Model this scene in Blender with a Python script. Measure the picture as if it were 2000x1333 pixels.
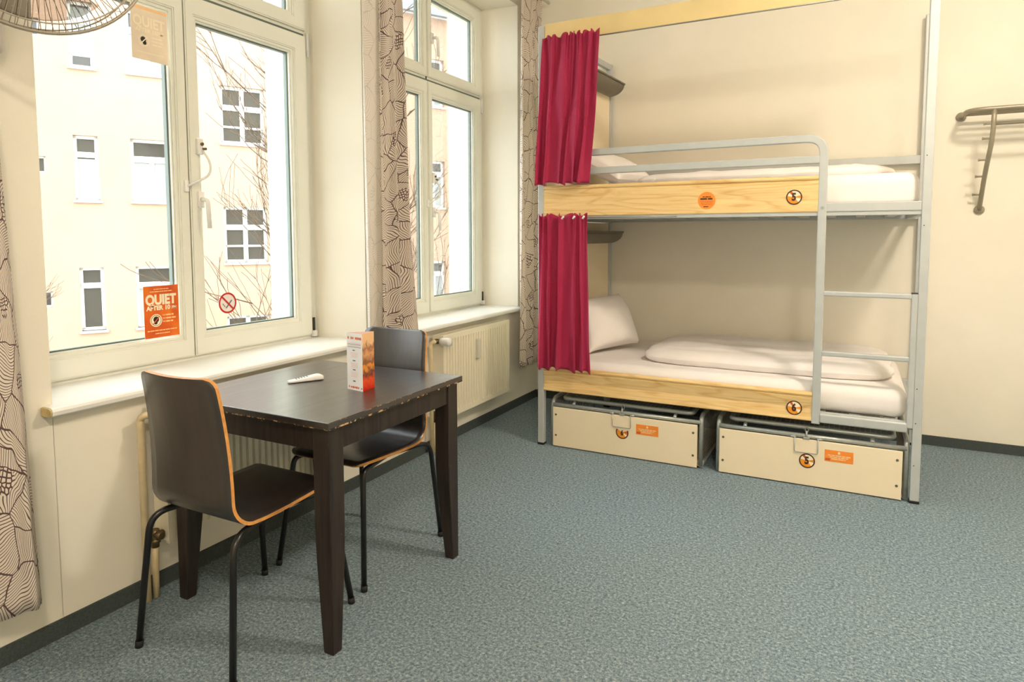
import bpy, bmesh, math, random
from mathutils import Vector, Matrix, noise
from math import sin, cos, pi, radians

for o in list(bpy.data.objects):
    bpy.data.objects.remove(o)
scene = bpy.context.scene
col = scene.collection

# ------------------------------------------------------------------ camera
F_PX, SHIFT_PX = 1286.43, -113.08
CAM = Vector((2.28163, 0.10231, 1.31634))
YAW, PITCH, ROLL = radians(27.4931), radians(-4.1498), radians(-0.115)
_f = Vector((-sin(YAW) * cos(PITCH), cos(YAW) * cos(PITCH), sin(PITCH)))
_r = Vector((cos(YAW), sin(YAW), 0))
_u = _r.cross(_f)
CR = _r * cos(ROLL) + _u * sin(ROLL)
CU = _u * cos(ROLL) - _r * sin(ROLL)
cd = bpy.data.cameras.new('camera')
cd.sensor_width = 36
cd.sensor_fit = 'HORIZONTAL'
cd.lens = F_PX / 2000 * 36
cd.shift_y = SHIFT_PX / 2000
cd.clip_start = 0.02
cam = bpy.data.objects.new('camera', cd)
col.objects.link(cam)
cam.matrix_world = Matrix(((CR.x, CU.x, -_f.x, CAM.x), (CR.y, CU.y, -_f.y, CAM.y), (CR.z, CU.z, -_f.z, CAM.z), (0, 0, 0, 1)))
scene.camera = cam


def ray(u, v):
    return _f + CR * ((u - 1000) / F_PX) - CU * ((v - 666.5 - SHIFT_PX) / F_PX)


def on(u, v, ax, val):
    """world point where the line of sight through photo pixel (u, v) meets the plane axis=val"""
    d = ray(u, v)
    return CAM + d * ((val - CAM[ax]) / d[ax])


# ------------------------------------------------------------------ sky and exposure
world = bpy.data.worlds.new('overcast_sky')
scene.world = world
world.use_nodes = True
bg = world.node_tree.nodes['Background']
bg.inputs[0].default_value = (0.90, 0.96, 1.0, 1)
bg.inputs[1].default_value = 6.0
scene.view_settings.view_transform = 'Standard'
scene.view_settings.look = 'None'
scene.view_settings.gamma = 1
scene.view_settings.use_curve_mapping = False
scene.view_settings.exposure = 0.3
LAMP_STRENGTH = 130.0
LAMP_COLOR = (1.0, 0.87, 0.72)

# ------------------------------------------------------------------ room numbers
WY = 4.904          # back wall
CEIL = 3.25
XR, YF = 5.2, -1.8  # right wall, wall behind the camera
BY = 3.793          # front plane of the bunk bed
PL = -0.27          # room side of the window sashes


# ------------------------------------------------------------------ materials
def lin(c):
    return tuple(((x / 255) / 12.92 if x / 255 <= .04045 else ((x / 255 + .055) / 1.055) ** 2.4) for x in c) + (1,)


class NT:
    def __init__(self, name):
        self.m = bpy.data.materials.new(name)
        self.m.use_nodes = True
        self.t = self.m.node_tree
        self.b = self.t.nodes['Principled BSDF']
        self.out = self.t.nodes['Material Output']

    def n(self, typ, **kw):
        nd = self.t.nodes.new(typ)
        for k, v in kw.items():
            if k.startswith('i_'):
                key = k[2:]
                key = int(key) if key.isdigit() else key
                nd.inputs[key].default_value = v
            else:
                setattr(nd, k, v)
        return nd

    def l(self, a, b):
        self.t.links.new(a, b)

    def math(self, op, a, b=None, c=None):
        nd = self.n('ShaderNodeMath', operation=op)
        for i, x in enumerate((a, b, c)):
            if x is None:
                continue
            if isinstance(x, (int, float)):
                nd.inputs[i].default_value = x
            else:
                self.l(x, nd.inputs[i])
        return nd.outputs[0]

    def mix(self, fac, a, b):
        nd = self.n('ShaderNodeMix', data_type='RGBA')
        for k, x in ((0, fac), (6, a), (7, b)):
            if isinstance(x, (int, float, tuple)):
                nd.inputs[k].default_value = x
            else:
                self.l(x, nd.inputs[k])
        return nd.outputs[2]

    def ramp(self, x, stops):
        nd = self.n('ShaderNodeValToRGB')
        e = nd.color_ramp.elements
        while len(e) < len(stops):
            e.new(.5)
        for el, (p, c) in zip(e, stops):
            el.position = p
            el.color = c if len(c) == 4 else (*c, 1)
        self.l(x, nd.inputs[0])
        return nd.outputs[0]

    def coords(self, kind='Object', scale=(1, 1, 1), rot=(0, 0, 0)):
        tc = self.n('ShaderNodeTexCoord')
        mp = self.n('ShaderNodeMapping')
        mp.inputs['Scale'].default_value = scale
        mp.inputs['Rotation'].default_value = rot
        self.l(tc.outputs[kind], mp.inputs[0])
        return mp.outputs[0]

    def noise(self, vec, scale, detail=3, rough=.5, dist=0):
        nd = self.n('ShaderNodeTexNoise')
        nd.inputs['Scale'].default_value = scale
        nd.inputs['Detail'].default_value = detail
        nd.inputs['Roughness'].default_value = rough
        nd.inputs['Distortion'].default_value = dist
        self.l(vec, nd.inputs['Vector'])
        return nd.outputs[0]

    def bump(self, h, strength, dist=.002):
        nd = self.n('ShaderNodeBump')
        nd.inputs['Strength'].default_value = strength
        nd.inputs['Distance'].default_value = dist
        self.l(h, nd.inputs['Height'])
        self.l(nd.outputs[0], self.b.inputs['Normal'])

    def set(self, color=None, rough=.5, metal=0, spec=None):
        if color is not None:
            if isinstance(color, tuple):
                self.b.inputs['Base Color'].default_value = color
            else:
                self.l(color, self.b.inputs['Base Color'])
        self.b.inputs['Roughness'].default_value = rough
        self.b.inputs['Metallic'].default_value = metal
        if spec is not None:
            self.b.inputs['Specular IOR Level'].default_value = spec
        return self.m


def plain(name, rgb, rough=.5, metal=0, var=.05, scale=8, bump=0, bscale=200, spec=None):
    t = NT(name)
    c = lin(rgb)
    v = t.coords()
    nz = t.noise(v, scale, 3)
    lo = tuple(max(0, x * (1 - var)) for x in c[:3]) + (1,)
    hi = tuple(min(1, x * (1 + var)) for x in c[:3]) + (1,)
    colr = t.ramp(nz, [(.3, lo), (.7, hi)])
    if bump:
        t.bump(t.noise(v, bscale, 2), bump)
    return t.set(colr, rough, metal, spec)


M = {}
M['wall'] = plain('cream_wall_paint', (244, 238, 222), .85, var=.025, scale=3, bump=.12, bscale=160)
M['reveal'] = plain('pale_exterior_plaster', (236, 232, 214), .9, var=.03)
M['ceiling'] = plain('white_ceiling_paint', (240, 236, 224), .9, var=.02)
M['white_frame'] = plain('white_window_plastic', (232, 232, 220), .32, var=.015)
M['sill'] = plain('white_sill_laminate', (240, 240, 236), .3, var=.015)
M['sill_end'] = plain('yellowed_sill_end', (214, 190, 130), .5, var=.2, scale=40)
M['spacer'] = plain('dark_glazing_spacer', (96, 108, 100), .5)
M['groove'] = plain('dark_seal', (60, 58, 50), .7)
M['handle'] = plain('white_handle_plastic', (240, 238, 234), .3)
M['radiator'] = plain('cream_radiator_enamel', (240, 232, 208), .35, var=.02)
M['meter'] = plain('grey_meter_plastic', (206, 202, 188), .4)
M['pipe'] = plain('cream_pipe_paint', (226, 206, 164), .45, var=.06, scale=30)
M['brass'] = plain('tarnished_valve_metal', (120, 104, 76), .4, .8, var=.2, scale=40)
M['baseboard'] = plain('dark_carpet_skirting', (66, 74, 73), .9, var=.25, scale=160, bump=.3, bscale=500)
M['grey_metal'] = plain('silver_grey_bed_enamel', (192, 196, 194), .38, .12, var=.03, scale=20)
M['grey_metal_dark'] = plain('grey_shelf_metal', (118, 112, 100), .45, .3, var=.05)
M['galv'] = plain('galvanised_tube', (168, 172, 168), .35, .45, var=.08, scale=60)
M['wire'] = plain('galvanised_wire', (150, 150, 146), .4, .6, var=.05)
M['rack_metal'] = plain('brushed_rack_metal', (158, 150, 130), .42, .35, var=.05)
M['panel_cream'] = plain('cream_laminate_panel', (246, 230, 198), .45, var=.015)
M['header_wood'] = plain('pale_beech_board', (232, 208, 150), .5, var=.06, scale=5)
M['sheet'] = plain('white_bed_linen', (242, 236, 232), .9, var=.015, bump=.15, bscale=90)
M['rubber'] = plain('black_rubber', (26, 26, 26), .7)
M['black_tube'] = plain('black_chair_tube', (22, 20, 20), .28, var=.1)
M['edge_ply'] = plain('clear_plywood_edge', (214, 150, 78), .5, var=.12, scale=60)
M['screw'] = plain('screw_metal', (140, 128, 104), .35, .8)
M['paper_white'] = plain('white_print', (240, 238, 236), .6)
M['fan_wire'] = plain('grey_fan_wire', (176, 166, 150), .4, .3)
M['fan_body'] = plain('white_fan_plastic', (214, 206, 196), .4)
M['dark_brown_ink'] = plain('dark_brown_ink', (70, 40, 20), .6)
M['orange_ink'] = plain('orange_ink', (240, 150, 30), .55, var=.06, scale=40)
M['deep_orange_ink'] = plain('deep_orange_ink', (216, 96, 24), .55, var=.06, scale=30)
M['bright_orange_ink'] = plain('bright_orange_ink', (252, 146, 50), .55, var=.05, scale=30)
M['peach_ink'] = plain('pale_peach_print', (252, 206, 150), .55)
M['cream_ink'] = plain('cream_print', (250, 236, 204), .55)
M['red_ink'] = plain('red_ink', (190, 40, 34), .5)
M['pale_film'] = plain('pale_film', (236, 226, 220), .5)
M['grey_ink'] = plain('grey_print', (110, 120, 124), .6)
M['pink_ink'] = plain('pale_pink_print', (240, 208, 204), .6)
M['black_ink'] = plain('black_print', (34, 24, 20), .6)
M['ground'] = plain('courtyard_paving', (150, 148, 140), .9, var=.15, scale=.8)
M['bark'] = plain('brown_bark', (96, 78, 62), .9, var=.2, scale=6)
M['roof'] = plain('pale_zinc_roof', (206, 210, 214), .6, var=.05)
M['facade_frame'] = plain('white_facade_window', (226, 226, 222), .5)
M['facade_sill'] = plain('grey_facade_sill', (176, 168, 154), .7)
M['net_curtain'] = plain('net_curtain', (150, 153, 150), .8, var=.05, scale=5)
M['gutter'] = plain('grey_gutter', (140, 148, 154), .5, .3)


def make_facade():
    t = NT('peach_render')
    v = t.coords()
    n1 = t.noise(v, .35, 4)
    n2 = t.noise(v, 3, 3)
    c = t.ramp(t.math('MULTIPLY_ADD', n2, .25, n1), [(.4, (.40, .258, .176, 1)), (.75, (.44, .290, .204, 1))])
    t.bump(t.noise(v, 30, 3), .2, .01)
    return t.set(c, .95)


def make_dark_pane():
    return plain('dark_window_glass', (66, 62, 56), .06, var=.03)


def make_floor():
    t = NT('blue_grey_needle_felt_carpet')
    v = t.coords()
    n1 = t.noise(v, 95, 6, .9)
    n2 = t.noise(v, 48, 4, .8)
    n3 = t.noise(v, 1.3, 3, .6)
    c = t.ramp(n1, [(.36, lin((52, 66, 74))), (.45, lin((102, 120, 130))), (.54, lin((142, 160, 168))), (.64, lin((212, 222, 222)))])
    dark = t.ramp(n2, [(.35, (1, 1, 1)), (.43, (0, 0, 0))])
    c = t.mix(t.math('MULTIPLY', dark, .65), c, lin((44, 54, 60)))
    hue = t.ramp(n3, [(.35, lin((118, 130, 134))), (.65, lin((106, 128, 144)))])
    c = t.mix(.2, c, hue)
    t.bump(n1, .6, .004)
    return t.set(c, .97, spec=.1)


def make_board_wood():
    t = NT('honey_beech_board')
    v = t.coords(scale=(.9, 1, 7))
    d = t.noise(v, 1.6, 2, .5)
    v2 = t.coords(scale=(1.2, 1, 22))
    g = t.noise(v2, 2.0, 5, .6, 1.5)
    w = t.math('FRACT', t.math('MULTIPLY', d, 7))
    c1 = t.ramp(g, [(.3, lin((208, 158, 92))), (.48, lin((234, 196, 130))), (.7, lin((248, 220, 164)))])
    c2 = t.ramp(w, [(0, lin((214, 166, 98))), (.2, lin((240, 206, 142))), (.8, lin((246, 216, 156))), (1, lin((214, 166, 98)))])
    return t.set(t.mix(.5, c1, c2), .35)


def make_table_wood():
    t = NT('black_brown_stained_pine')
    v = t.coords(scale=(22, 1.6, 22))
    g = t.noise(v, 2.2, 4, .6, .6)
    c = t.ramp(g, [(.3, lin((26, 20, 17))), (.6, lin((48, 38, 32))), (.8, lin((60, 49, 42)))])
    # pale scratches on the top
    v2 = t.coords(scale=(60, 5, 5))
    s = t.noise(v2, 1.6, 4, .7)
    big = t.noise(t.coords(), 2.6, 2)
    m = t.math('MULTIPLY', t.ramp(s, [(.66, (0, 0, 0)), (.72, (1, 1, 1))]), t.ramp(big, [(.5, (0, 0, 0)), (.6, (1, 1, 1))]))
    c = t.mix(t.math('MULTIPLY', m, .5), c, lin((150, 120, 96)))
    t.l(t.ramp(g, [(.3, (.3, .3, .3)), (.8, (.42, .42, .42))]), t.b.inputs['Roughness'])
    m = t.set(c, .34, spec=.9)
    t.b.inputs['Coat Weight'].default_value = .5
    t.b.inputs['Coat Roughness'].default_value = .28
    t.l(t.ramp(g, [(.3, (.3, .3, .3)), (.8, (.42, .42, .42))]), t.b.inputs['Roughness'])
    return m


def make_leg_wood():
    t = NT('black_brown_stained_legs')
    g = t.noise(t.coords(scale=(22, 22, 1.6)), 2.2, 4, .6, .6)
    c = t.ramp(g, [(.3, lin((26, 20, 17))), (.6, lin((48, 38, 32))), (.8, lin((60, 49, 42)))])
    chip = t.noise(t.coords(), 30, 4, .75)
    c = t.mix(t.ramp(chip, [(.70, (0, 0, 0)), (.73, (1, 1, 1))]), c, lin((150, 122, 96)))
    return t.set(c, .42, spec=.4)


def make_worn_edge():
    t = NT('stained_pine_with_chipped_edge')
    v = t.coords()
    g = t.noise(t.coords(scale=(22, 2, 22)), 2.2, 4)
    c = t.ramp(g, [(.3, lin((26, 20, 17))), (.8, lin((52, 42, 36)))])
    s = t.noise(v, 34, 4, .7)
    c = t.mix(t.ramp(s, [(.52, (0, 0, 0)), (.58, (1, 1, 1))]), c, lin((196, 156, 110)))
    return t.set(c, .5)


def make_chair_shell():
    t = NT('black_brown_chair_lacquer')
    g = t.noise(t.coords(scale=(18, 18, 2)), 2, 3)
    c = t.ramp(g, [(.3, lin((40, 32, 28))), (.7, lin((54, 45, 40)))])
    t.b.inputs['Coat Weight'].default_value = .4
    t.b.inputs['Coat Roughness'].default_value = .25
    return t.set(c, .36, spec=.8)


def make_red():
    t = NT('burgundy_fabric')
    n1 = t.noise(t.coords('UV', (260, 260, 1)), 1, 2)
    c = t.ramp(n1, [(.3, lin((150, 20, 60))), (.7, lin((184, 40, 86)))])
    m = t.set(c, .8)
    t.b.inputs['Sheen Weight'].default_value = .35
    t.b.inputs['Sheen Tint'].default_value = lin((230, 120, 150))
    return m


def make_pattern(name, base, ink, strength, transl):
    """line-drawn leaf pattern: each cell hatched with its own arcs, outlined, some with dotted seed heads"""
    t = NT(name)
    uv = t.coords('UV')
    vo = t.n('ShaderNodeTexVoronoi', voronoi_dimensions='2D', feature='F1')
    vo.inputs['Scale'].default_value = 7.5
    wob = t.n('ShaderNodeTexNoise', noise_dimensions='2D')
    wob.inputs['Scale'].default_value = 5
    t.l(uv, wob.inputs['Vector'])
    va = t.n('ShaderNodeVectorMath', operation='MULTIPLY_ADD')
    t.l(wob.outputs['Color'], va.inputs[0])
    va.inputs[1].default_value = (.095, .095, 0)
    t.l(uv, va.inputs[2])
    p = va.outputs[0]
    t.l(p, vo.inputs['Vector'])
    ve = t.n('ShaderNodeTexVoronoi', voronoi_dimensions='2D', feature='DISTANCE_TO_EDGE')
    ve.inputs['Scale'].default_value = 7.5
    t.l(p, ve.inputs['Vector'])
    sep = t.n('ShaderNodeSeparateColor')
    t.l(vo.outputs['Color'], sep.inputs[0])
    ang = t.math('MULTIPLY', sep.outputs[0], 6.283)
    off = t.n('ShaderNodeCombineXYZ')
    t.l(t.math('MULTIPLY', t.math('COSINE', ang), .16), off.inputs[0])
    t.l(t.math('MULTIPLY', t.math('SINE', ang), .16), off.inputs[1])
    cen = t.n('ShaderNodeVectorMath', operation='ADD')
    t.l(vo.outputs['Position'], cen.inputs[0])
    t.l(off.outputs[0], cen.inputs[1])
    dis = t.n('ShaderNodeVectorMath', operation='DISTANCE')
    t.l(p, dis.inputs[0])
    t.l(cen.outputs[0], dis.inputs[1])
    fr = t.math('FRACT', t.math('MULTIPLY', dis.outputs['Value'], 105))
    line = t.math('LESS_THAN', fr, .27)
    border = t.math('LESS_THAN', ve.outputs['Distance'], .019)
    ink_m = t.math('MAXIMUM', line, border)
    # dotted seed heads
    d2 = t.n('ShaderNodeVectorMath', operation='DISTANCE')
    t.l(p, d2.inputs[0])
    t.l(vo.outputs['Position'], d2.inputs[1])
    head = t.math('MULTIPLY', t.math('LESS_THAN', d2.outputs['Value'], .034), t.math('GREATER_THAN', sep.outputs[1], .72))
    vd = t.n('ShaderNodeTexVoronoi', voronoi_dimensions='2D', feature='DISTANCE_TO_EDGE')
    vd.inputs['Scale'].default_value = 72
    vd.inputs['Randomness'].default_value = .6
    t.l(p, vd.inputs['Vector'])
    dots = t.math('LESS_THAN', vd.outputs['Distance'], .16)
    m = t.math('ADD', t.math('MULTIPLY', ink_m, t.math('SUBTRACT', 1.0, head)), t.math('MULTIPLY', dots, head))
    c = t.mix(t.math('MULTIPLY', m, strength), lin(base), lin(ink))
    t.set(c, .9)
    tr = t.n('ShaderNodeBsdfTranslucent')
    t.l(c, tr.inputs[0])
    mx = t.n('ShaderNodeMixShader')
    mx.inputs[0].default_value = transl
    t.l(t.b.outputs[0], mx.inputs[1])
    t.l(tr.outputs[0], mx.inputs[2])
    t.l(mx.outputs[0], t.out.inputs[0])
    return t.m


def make_glass(name, tint, refl):
    t = NT(name)
    tr = t.n('ShaderNodeBsdfTransparent')
    tr.inputs[0].default_value = tint
    gl = t.n('ShaderNodeBsdfGlossy')
    gl.inputs['Roughness'].default_value = .02
    lw = t.n('ShaderNodeLayerWeight')
    lw.inputs[0].default_value = .25
    mx = t.n('ShaderNodeMixShader')
    t.l(t.math('MULTIPLY', lw.outputs['Fresnel'], refl), mx.inputs[0])
    t.l(tr.outputs[0], mx.inputs[1])
    t.l(gl.outputs[0], mx.inputs[2])
    t.l(mx.outputs[0], t.out.inputs[0])
    return t.m


def make_emit(name, colr, strength):
    t = NT(name)
    t.b.inputs['Emission Color'].default_value = (*colr, 1)
    t.b.inputs['Emission Strength'].default_value = strength
    return t.set((*colr, 1), .5)


def make_poster():
    t = NT('orange_poster_print')
    v = t.coords('UV')
    n1 = t.noise(v, 1.6, 2)
    c = t.ramp(n1, [(.3, lin((196, 74, 10))), (.5, lin((222, 98, 16))), (.7, lin((238, 130, 24)))])
    return t.set(c, .4)


def make_photo():
    t = NT('warm_photo_print')
    v = t.coords('UV')
    sp = t.n('ShaderNodeSeparateXYZ')
    t.l(v, sp.inputs[0])
    n1 = t.noise(t.coords('UV', (1.5, 3, 1)), 3.0, 3, .6, .6)
    y = t.math('MULTIPLY_ADD', n1, .34, sp.outputs[1])
    c = t.ramp(y, [(.18, lin((196, 30, 8))), (.34, lin((224, 84, 40))), (.46, lin((96, 52, 48))), (.58, lin((236, 150, 60))), (.66, lin((120, 72, 44))), (.8, lin((222, 160, 110))), (.9, lin((150, 96, 60))), (1, lin((236, 190, 140)))])
    return t.set(c, .35)


M['facade'] = make_facade()
M['dark_pane'] = make_dark_pane()
M['carpet'] = make_floor()
M['board_wood'] = make_board_wood()
M['table_wood'] = make_table_wood()
M['leg_wood'] = make_leg_wood()
M['worn'] = make_worn_edge()
M['shell'] = make_chair_shell()
M['red'] = make_red()
M['curtain_left'] = make_pattern('patterned_curtain_cotton', (244, 232, 218), (74, 34, 40), .92, .22)
M['curtain'] = M['curtain_left']
M['curtain_pale'] = make_pattern('curtain_reverse_side', (240, 234, 224), (150, 120, 110), .28, .35)
M['glass'] = make_glass('window_glass', (.97, .985, .975, 1), .5)
M['fan_blade'] = make_glass('smoky_fan_blade', (.66, .64, .62, 1), .4)
M['bulb'] = make_emit('warm_frosted_lamp_glass', LAMP_COLOR, LAMP_STRENGTH)
M['poster'] = make_poster()
M['photo'] = make_photo()
M['faded'] = plain('sun_bleached_poster_back', (240, 222, 198), .6, var=.08, scale=9)


# ------------------------------------------------------------------ mesh builder
def fillet(pts, rad, n=6):
    pts = [Vector(p) for p in pts]
    out = [pts[0]]
    for i in range(1, len(pts) - 1):
        a, b, c = pts[i - 1], pts[i], pts[i + 1]
        d1, d2 = (a - b), (c - b)
        r = min(rad, d1.length * .49, d2.length * .49)
        p1, p2 = b + d1.normalized() * r, b + d2.normalized() * r
        for k in range(n + 1):
            s = k / n
            out.append(p1 * (1 - s) ** 2 + b * 2 * s * (1 - s) + p2 * s * s)
    out.append(pts[-1])
    return out


class MB:
    def __init__(self):
        self.v, self.f, self.mi, self.sm, self.uv = [], [], [], [], {}

    def face(self, idx, mi=0, sm=False, uv=None):
        if uv:
            self.uv[len(self.f)] = uv
        self.f.append(tuple(idx))
        self.mi.append(mi)
        self.sm.append(sm)

    def box(self, x0, x1, y0, y1, z0, z1, mi=0):
        b = len(self.v)
        self.v += [Vector(p) for p in ((x0, y0, z0), (x1, y0, z0), (x1, y1, z0), (x0, y1, z0), (x0, y0, z1), (x1, y0, z1), (x1, y1, z1), (x0, y1, z1))]
        for q in ((0, 3, 2, 1), (4, 5, 6, 7), (0, 1, 5, 4), (1, 2, 6, 5), (2, 3, 7, 6), (3, 0, 4, 7)):
            self.face([b + i for i in q], mi)
        return self

    def bm(self, bm, mi=0, sm=False):
        b = len(self.v)
        bm.verts.index_update()
        self.v += [v.co.copy() for v in bm.verts]
        for f in bm.faces:
            self.face([b + v.index for v in f.verts], mi, sm)
        bm.free()
        return self

    def rbox(self, x0, x1, y0, y1, z0, z1, r=.004, seg=2, mi=0, sm=False):
        bm = bmesh.new()
        bmesh.ops.create_cube(bm, size=1)
        for v in bm.verts:
            v.co = Vector(((x0 + x1) / 2 + v.co.x * (x1 - x0), (y0 + y1) / 2 + v.co.y * (y1 - y0), (z0 + z1) / 2 + v.co.z * (z1 - z0)))
        bmesh.ops.bevel(bm, geom=bm.edges[:], offset=r, segments=seg, profile=.5, affect='EDGES')
        return self.bm(bm, mi, sm)

    def sweep(self, pts, sec, mi=0, closed=False, sm=True, scale=None, up=None):
        """sweep a 2D section (list of (a, b)) along pts"""
        pts = [Vector(p) for p in pts]
        n, k = len(pts), len(sec)
        tang = []
        for i in range(n):
            if closed:
                d = pts[(i + 1) % n] - pts[i - 1]
            else:
                d = pts[min(i + 1, n - 1)] - pts[max(i - 1, 0)]
            tang.append(d.normalized())
        u = Vector(up) if up else (Vector((0, 0, 1)) if abs(tang[0].z) < .9 else Vector((0, 1, 0)))
        b = len(self.v)
        for i in range(n):
            t = tang[i]
            u = (u - t * u.dot(t))
            u = u.normalized() if u.length > 1e-6 else t.orthogonal().normalized()
            w = t.cross(u)
            s = scale[i] if scale else 1
            for a, c in sec:
                self.v.append(pts[i] + w * a * s + u * c * s)
        for i in range(n if closed else n - 1):
            j = (i + 1) % n
            for q in range(k):
                r = (q + 1) % k
                self.face((b + i * k + q, b + i * k + r, b + j * k + r, b + j * k + q), mi, sm)
        if not closed:
            self.face([b + q for q in reversed(range(k))], mi)
            self.face([b + (n - 1) * k + q for q in range(k)], mi)
        return self

    def tube(self, pts, r, n=10, mi=0, closed=False):
        rr = r if isinstance(r, (list, tuple)) else None
        r0 = 1 if rr else r
        sec = [(cos(2 * pi * q / n) * r0, sin(2 * pi * q / n) * r0) for q in range(n)]
        return self.sweep(pts, sec, mi, closed, True, rr)

    def rtube(self, pts, w, h, mi=0, up=None, c=.004):
        a, b = w / 2, h / 2
        sec = [(a, -b + c), (a, b - c), (a - c, b), (-a + c, b), (-a, b - c), (-a, -b + c), (-a + c, -b), (a - c, -b)]
        return self.sweep(pts, sec, mi, False, False, None, up)

    def disc(self, c, nrm, r, h, n=24, mi=0, r2=None):
        c, nrm = Vector(c), Vector(nrm).normalized()
        r2 = r if r2 is None else r2
        return self.tube([c, c + nrm * h], [r, r2], n, mi)

    def lathe(self, prof, c, axis, n=24, mi=0):
        """prof: (distance along axis, radius)"""
        c, axis = Vector(c), Vector(axis).normalized()
        u = axis.orthogonal().normalized()
        w = axis.cross(u)
        b, k = len(self.v), len(prof)
        for q in range(n):
            a = 2 * pi * q / n
            for d, r in prof:
                self.v.append(c + axis * d + (u * cos(a) + w * sin(a)) * r)
        for q in range(n):
            r = (q + 1) % n
            for i in range(k - 1):
                self.face((b + q * k + i, b + r * k + i, b + r * k + i + 1, b + q * k + i + 1), mi, True)
        return self

    def prism(self, poly, ax, a0, a1, mi=0):
        """extrude a polygon given in the two other axes along axis ax"""
        b, k = len(self.v), len(poly)
        for a in (a0, a1):
            for p in poly:
                q = list(p)
                q.insert(ax, a)
                self.v.append(Vector(q))
        self.face([b + i for i in range(k)], mi)
        self.face([b + k + i for i in reversed(range(k))], mi)
        for i in range(k):
            j = (i + 1) % k
            self.face((b + i, b + k + i, b + k + j, b + j), mi)
        return self

    def ring(self, x0, x1, oy0, oy1, oz0, oz1, iy0, iy1, iz0, iz1, mi=0):
        """rectangular frame in the yz plane, mitred"""
        b = len(self.v)
        for x in (x0, x1):
            for y, z in ((oy0, oz0), (oy1, oz0), (oy1, oz1), (oy0, oz1), (iy0, iz0), (iy1, iz0), (iy1, iz1), (iy0, iz1)):
                self.v.append(Vector((x, y, z)))
        for i in range(4):
            j = (i + 1) % 4
            self.face((b + i, b + j, b + 4 + j, b + 4 + i), mi)
            self.face((b + 8 + i, b + 12 + i, b + 12 + j, b + 8 + j), mi)
            self.face((b + i, b + 8 + i, b + 8 + j, b + j), mi)
            self.face((b + 4 + i, b + 4 + j, b + 12 + j, b + 12 + i), mi)
        return self

    def grid(self, fn, nu, nv, uvfn=None, mi=0, closed_u=False, sm=True):
        b = len(self.v)
        for j in range(nv + 1):
            for i in range(nu + (0 if closed_u else 1)):
                self.v.append(Vector(fn(i / nu, j / nv)))
        w = nu + (0 if closed_u else 1)
        for j in range(nv):
            for i in range(nu):
                i2 = (i + 1) % w if closed_u else i + 1
                q = (b + j * w + i, b + j * w + i2, b + (j + 1) * w + i2, b + (j + 1) * w + i)
                uv = None
                if uvfn:
                    uv = [uvfn(i / nu, j / nv), uvfn((i + 1) / nu, j / nv), uvfn((i + 1) / nu, (j + 1) / nv), uvfn(i / nu, (j + 1) / nv)]
                self.face(q, mi, sm, uv)
        return self

    def quad(self, a, b_, c, d, mi=0):
        b = len(self.v)
        self.v += [Vector(a), Vector(b_), Vector(c), Vector(d)]
        self.face((b, b + 1, b + 2, b + 3), mi, False, [(0, 0), (1, 0), (1, 1), (0, 1)])
        return self

    def text(self, s, size, mat, mi=0, bold=.02, sx=1.0):
        """flat lettering, centred, in the local xy plane of matrix mat"""
        cu = bpy.data.curves.new('lettering', 'FONT')
        cu.body = s
        cu.size = size
        cu.align_x, cu.align_y = 'CENTER', 'CENTER'
        cu.resolution_u = 5
        cu.offset = bold * size
        ob = bpy.data.objects.new('lettering', cu)
        me = bpy.data.meshes.new_from_object(ob)
        b = len(self.v)
        self.v += [mat @ Vector((v.co.x * sx, v.co.y, 0)) for v in me.vertices]
        for p in me.polygons:
            self.face([b + i for i in p.vertices], mi)
        bpy.data.objects.remove(ob)
        bpy.data.meshes.remove(me)
        bpy.data.curves.remove(cu)
        return self

    def build(self, name, mats, parent=None, loc=None, fix=False):
        mats = mats if isinstance(mats, (list, tuple)) else [mats]
        org = Vector((0, 0, 0))
        if parent is not None:
            r = parent
            while r.parent:
                r = r.parent
            org = r.location.copy()
        elif loc is not None:
            org = Vector(loc)
        me = bpy.data.meshes.new(name)
        me.from_pydata([tuple(v - org) for v in self.v], [], self.f)
        for m in mats:
            me.materials.append(M[m] if isinstance(m, str) else m)
        me.polygons.foreach_set('material_index', self.mi)
        me.polygons.foreach_set('use_smooth', self.sm)
        if self.uv:
            ul = me.uv_layers.new(name='UVMap')
            for p in me.polygons:
                if p.index in self.uv:
                    for li, q in zip(p.loop_indices, self.uv[p.index]):
                        ul.data[li].uv = q
        if fix:
            bm = bmesh.new()
            bm.from_mesh(me)
            bmesh.ops.recalc_face_normals(bm, faces=bm.faces[:])
            bm.to_mesh(me)
            bm.free()
        me.update()
        o = bpy.data.objects.new(name, me)
        col.objects.link(o)
        if parent is not None:
            o.parent = parent
        else:
            o.location = org
        return o


def tag(o, label, cat, group=None):
    o['label'] = label
    o['category'] = cat
    if group:
        o['group'] = group
    return o


def struct(o, label=None):
    o['kind'] = 'structure'
    if label:
        o['label'] = label
    return o


def empty(name, loc):
    o = bpy.data.objects.new(name, None)
    o.empty_display_size = .1
    o.location = loc
    col.objects.link(o)
    return o


def copy_tree(o, parent=None):
    c = o.copy()
    col.objects.link(c)
    c.parent = parent
    for ch in list(o.children):
        copy_tree(ch, c)
    return c


def solid(o, t):
    md = o.modifiers.new('thickness', 'SOLIDIFY')
    md.thickness = t
    md.offset = 0
    return o


# ================================================================== THE ROOM
WIN = [dict(y0=1.265, yc=2.000, y1=2.735, in0=1.272, in1=2.816), dict(y0=3.065, yc=3.800, y1=4.535, in0=3.060, in1=4.583)]
ZS, ZT, ZW = .775, 2.36, 3.02      # sill, transom, window head
XO = -.565                         # outer face of the window wall

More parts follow.
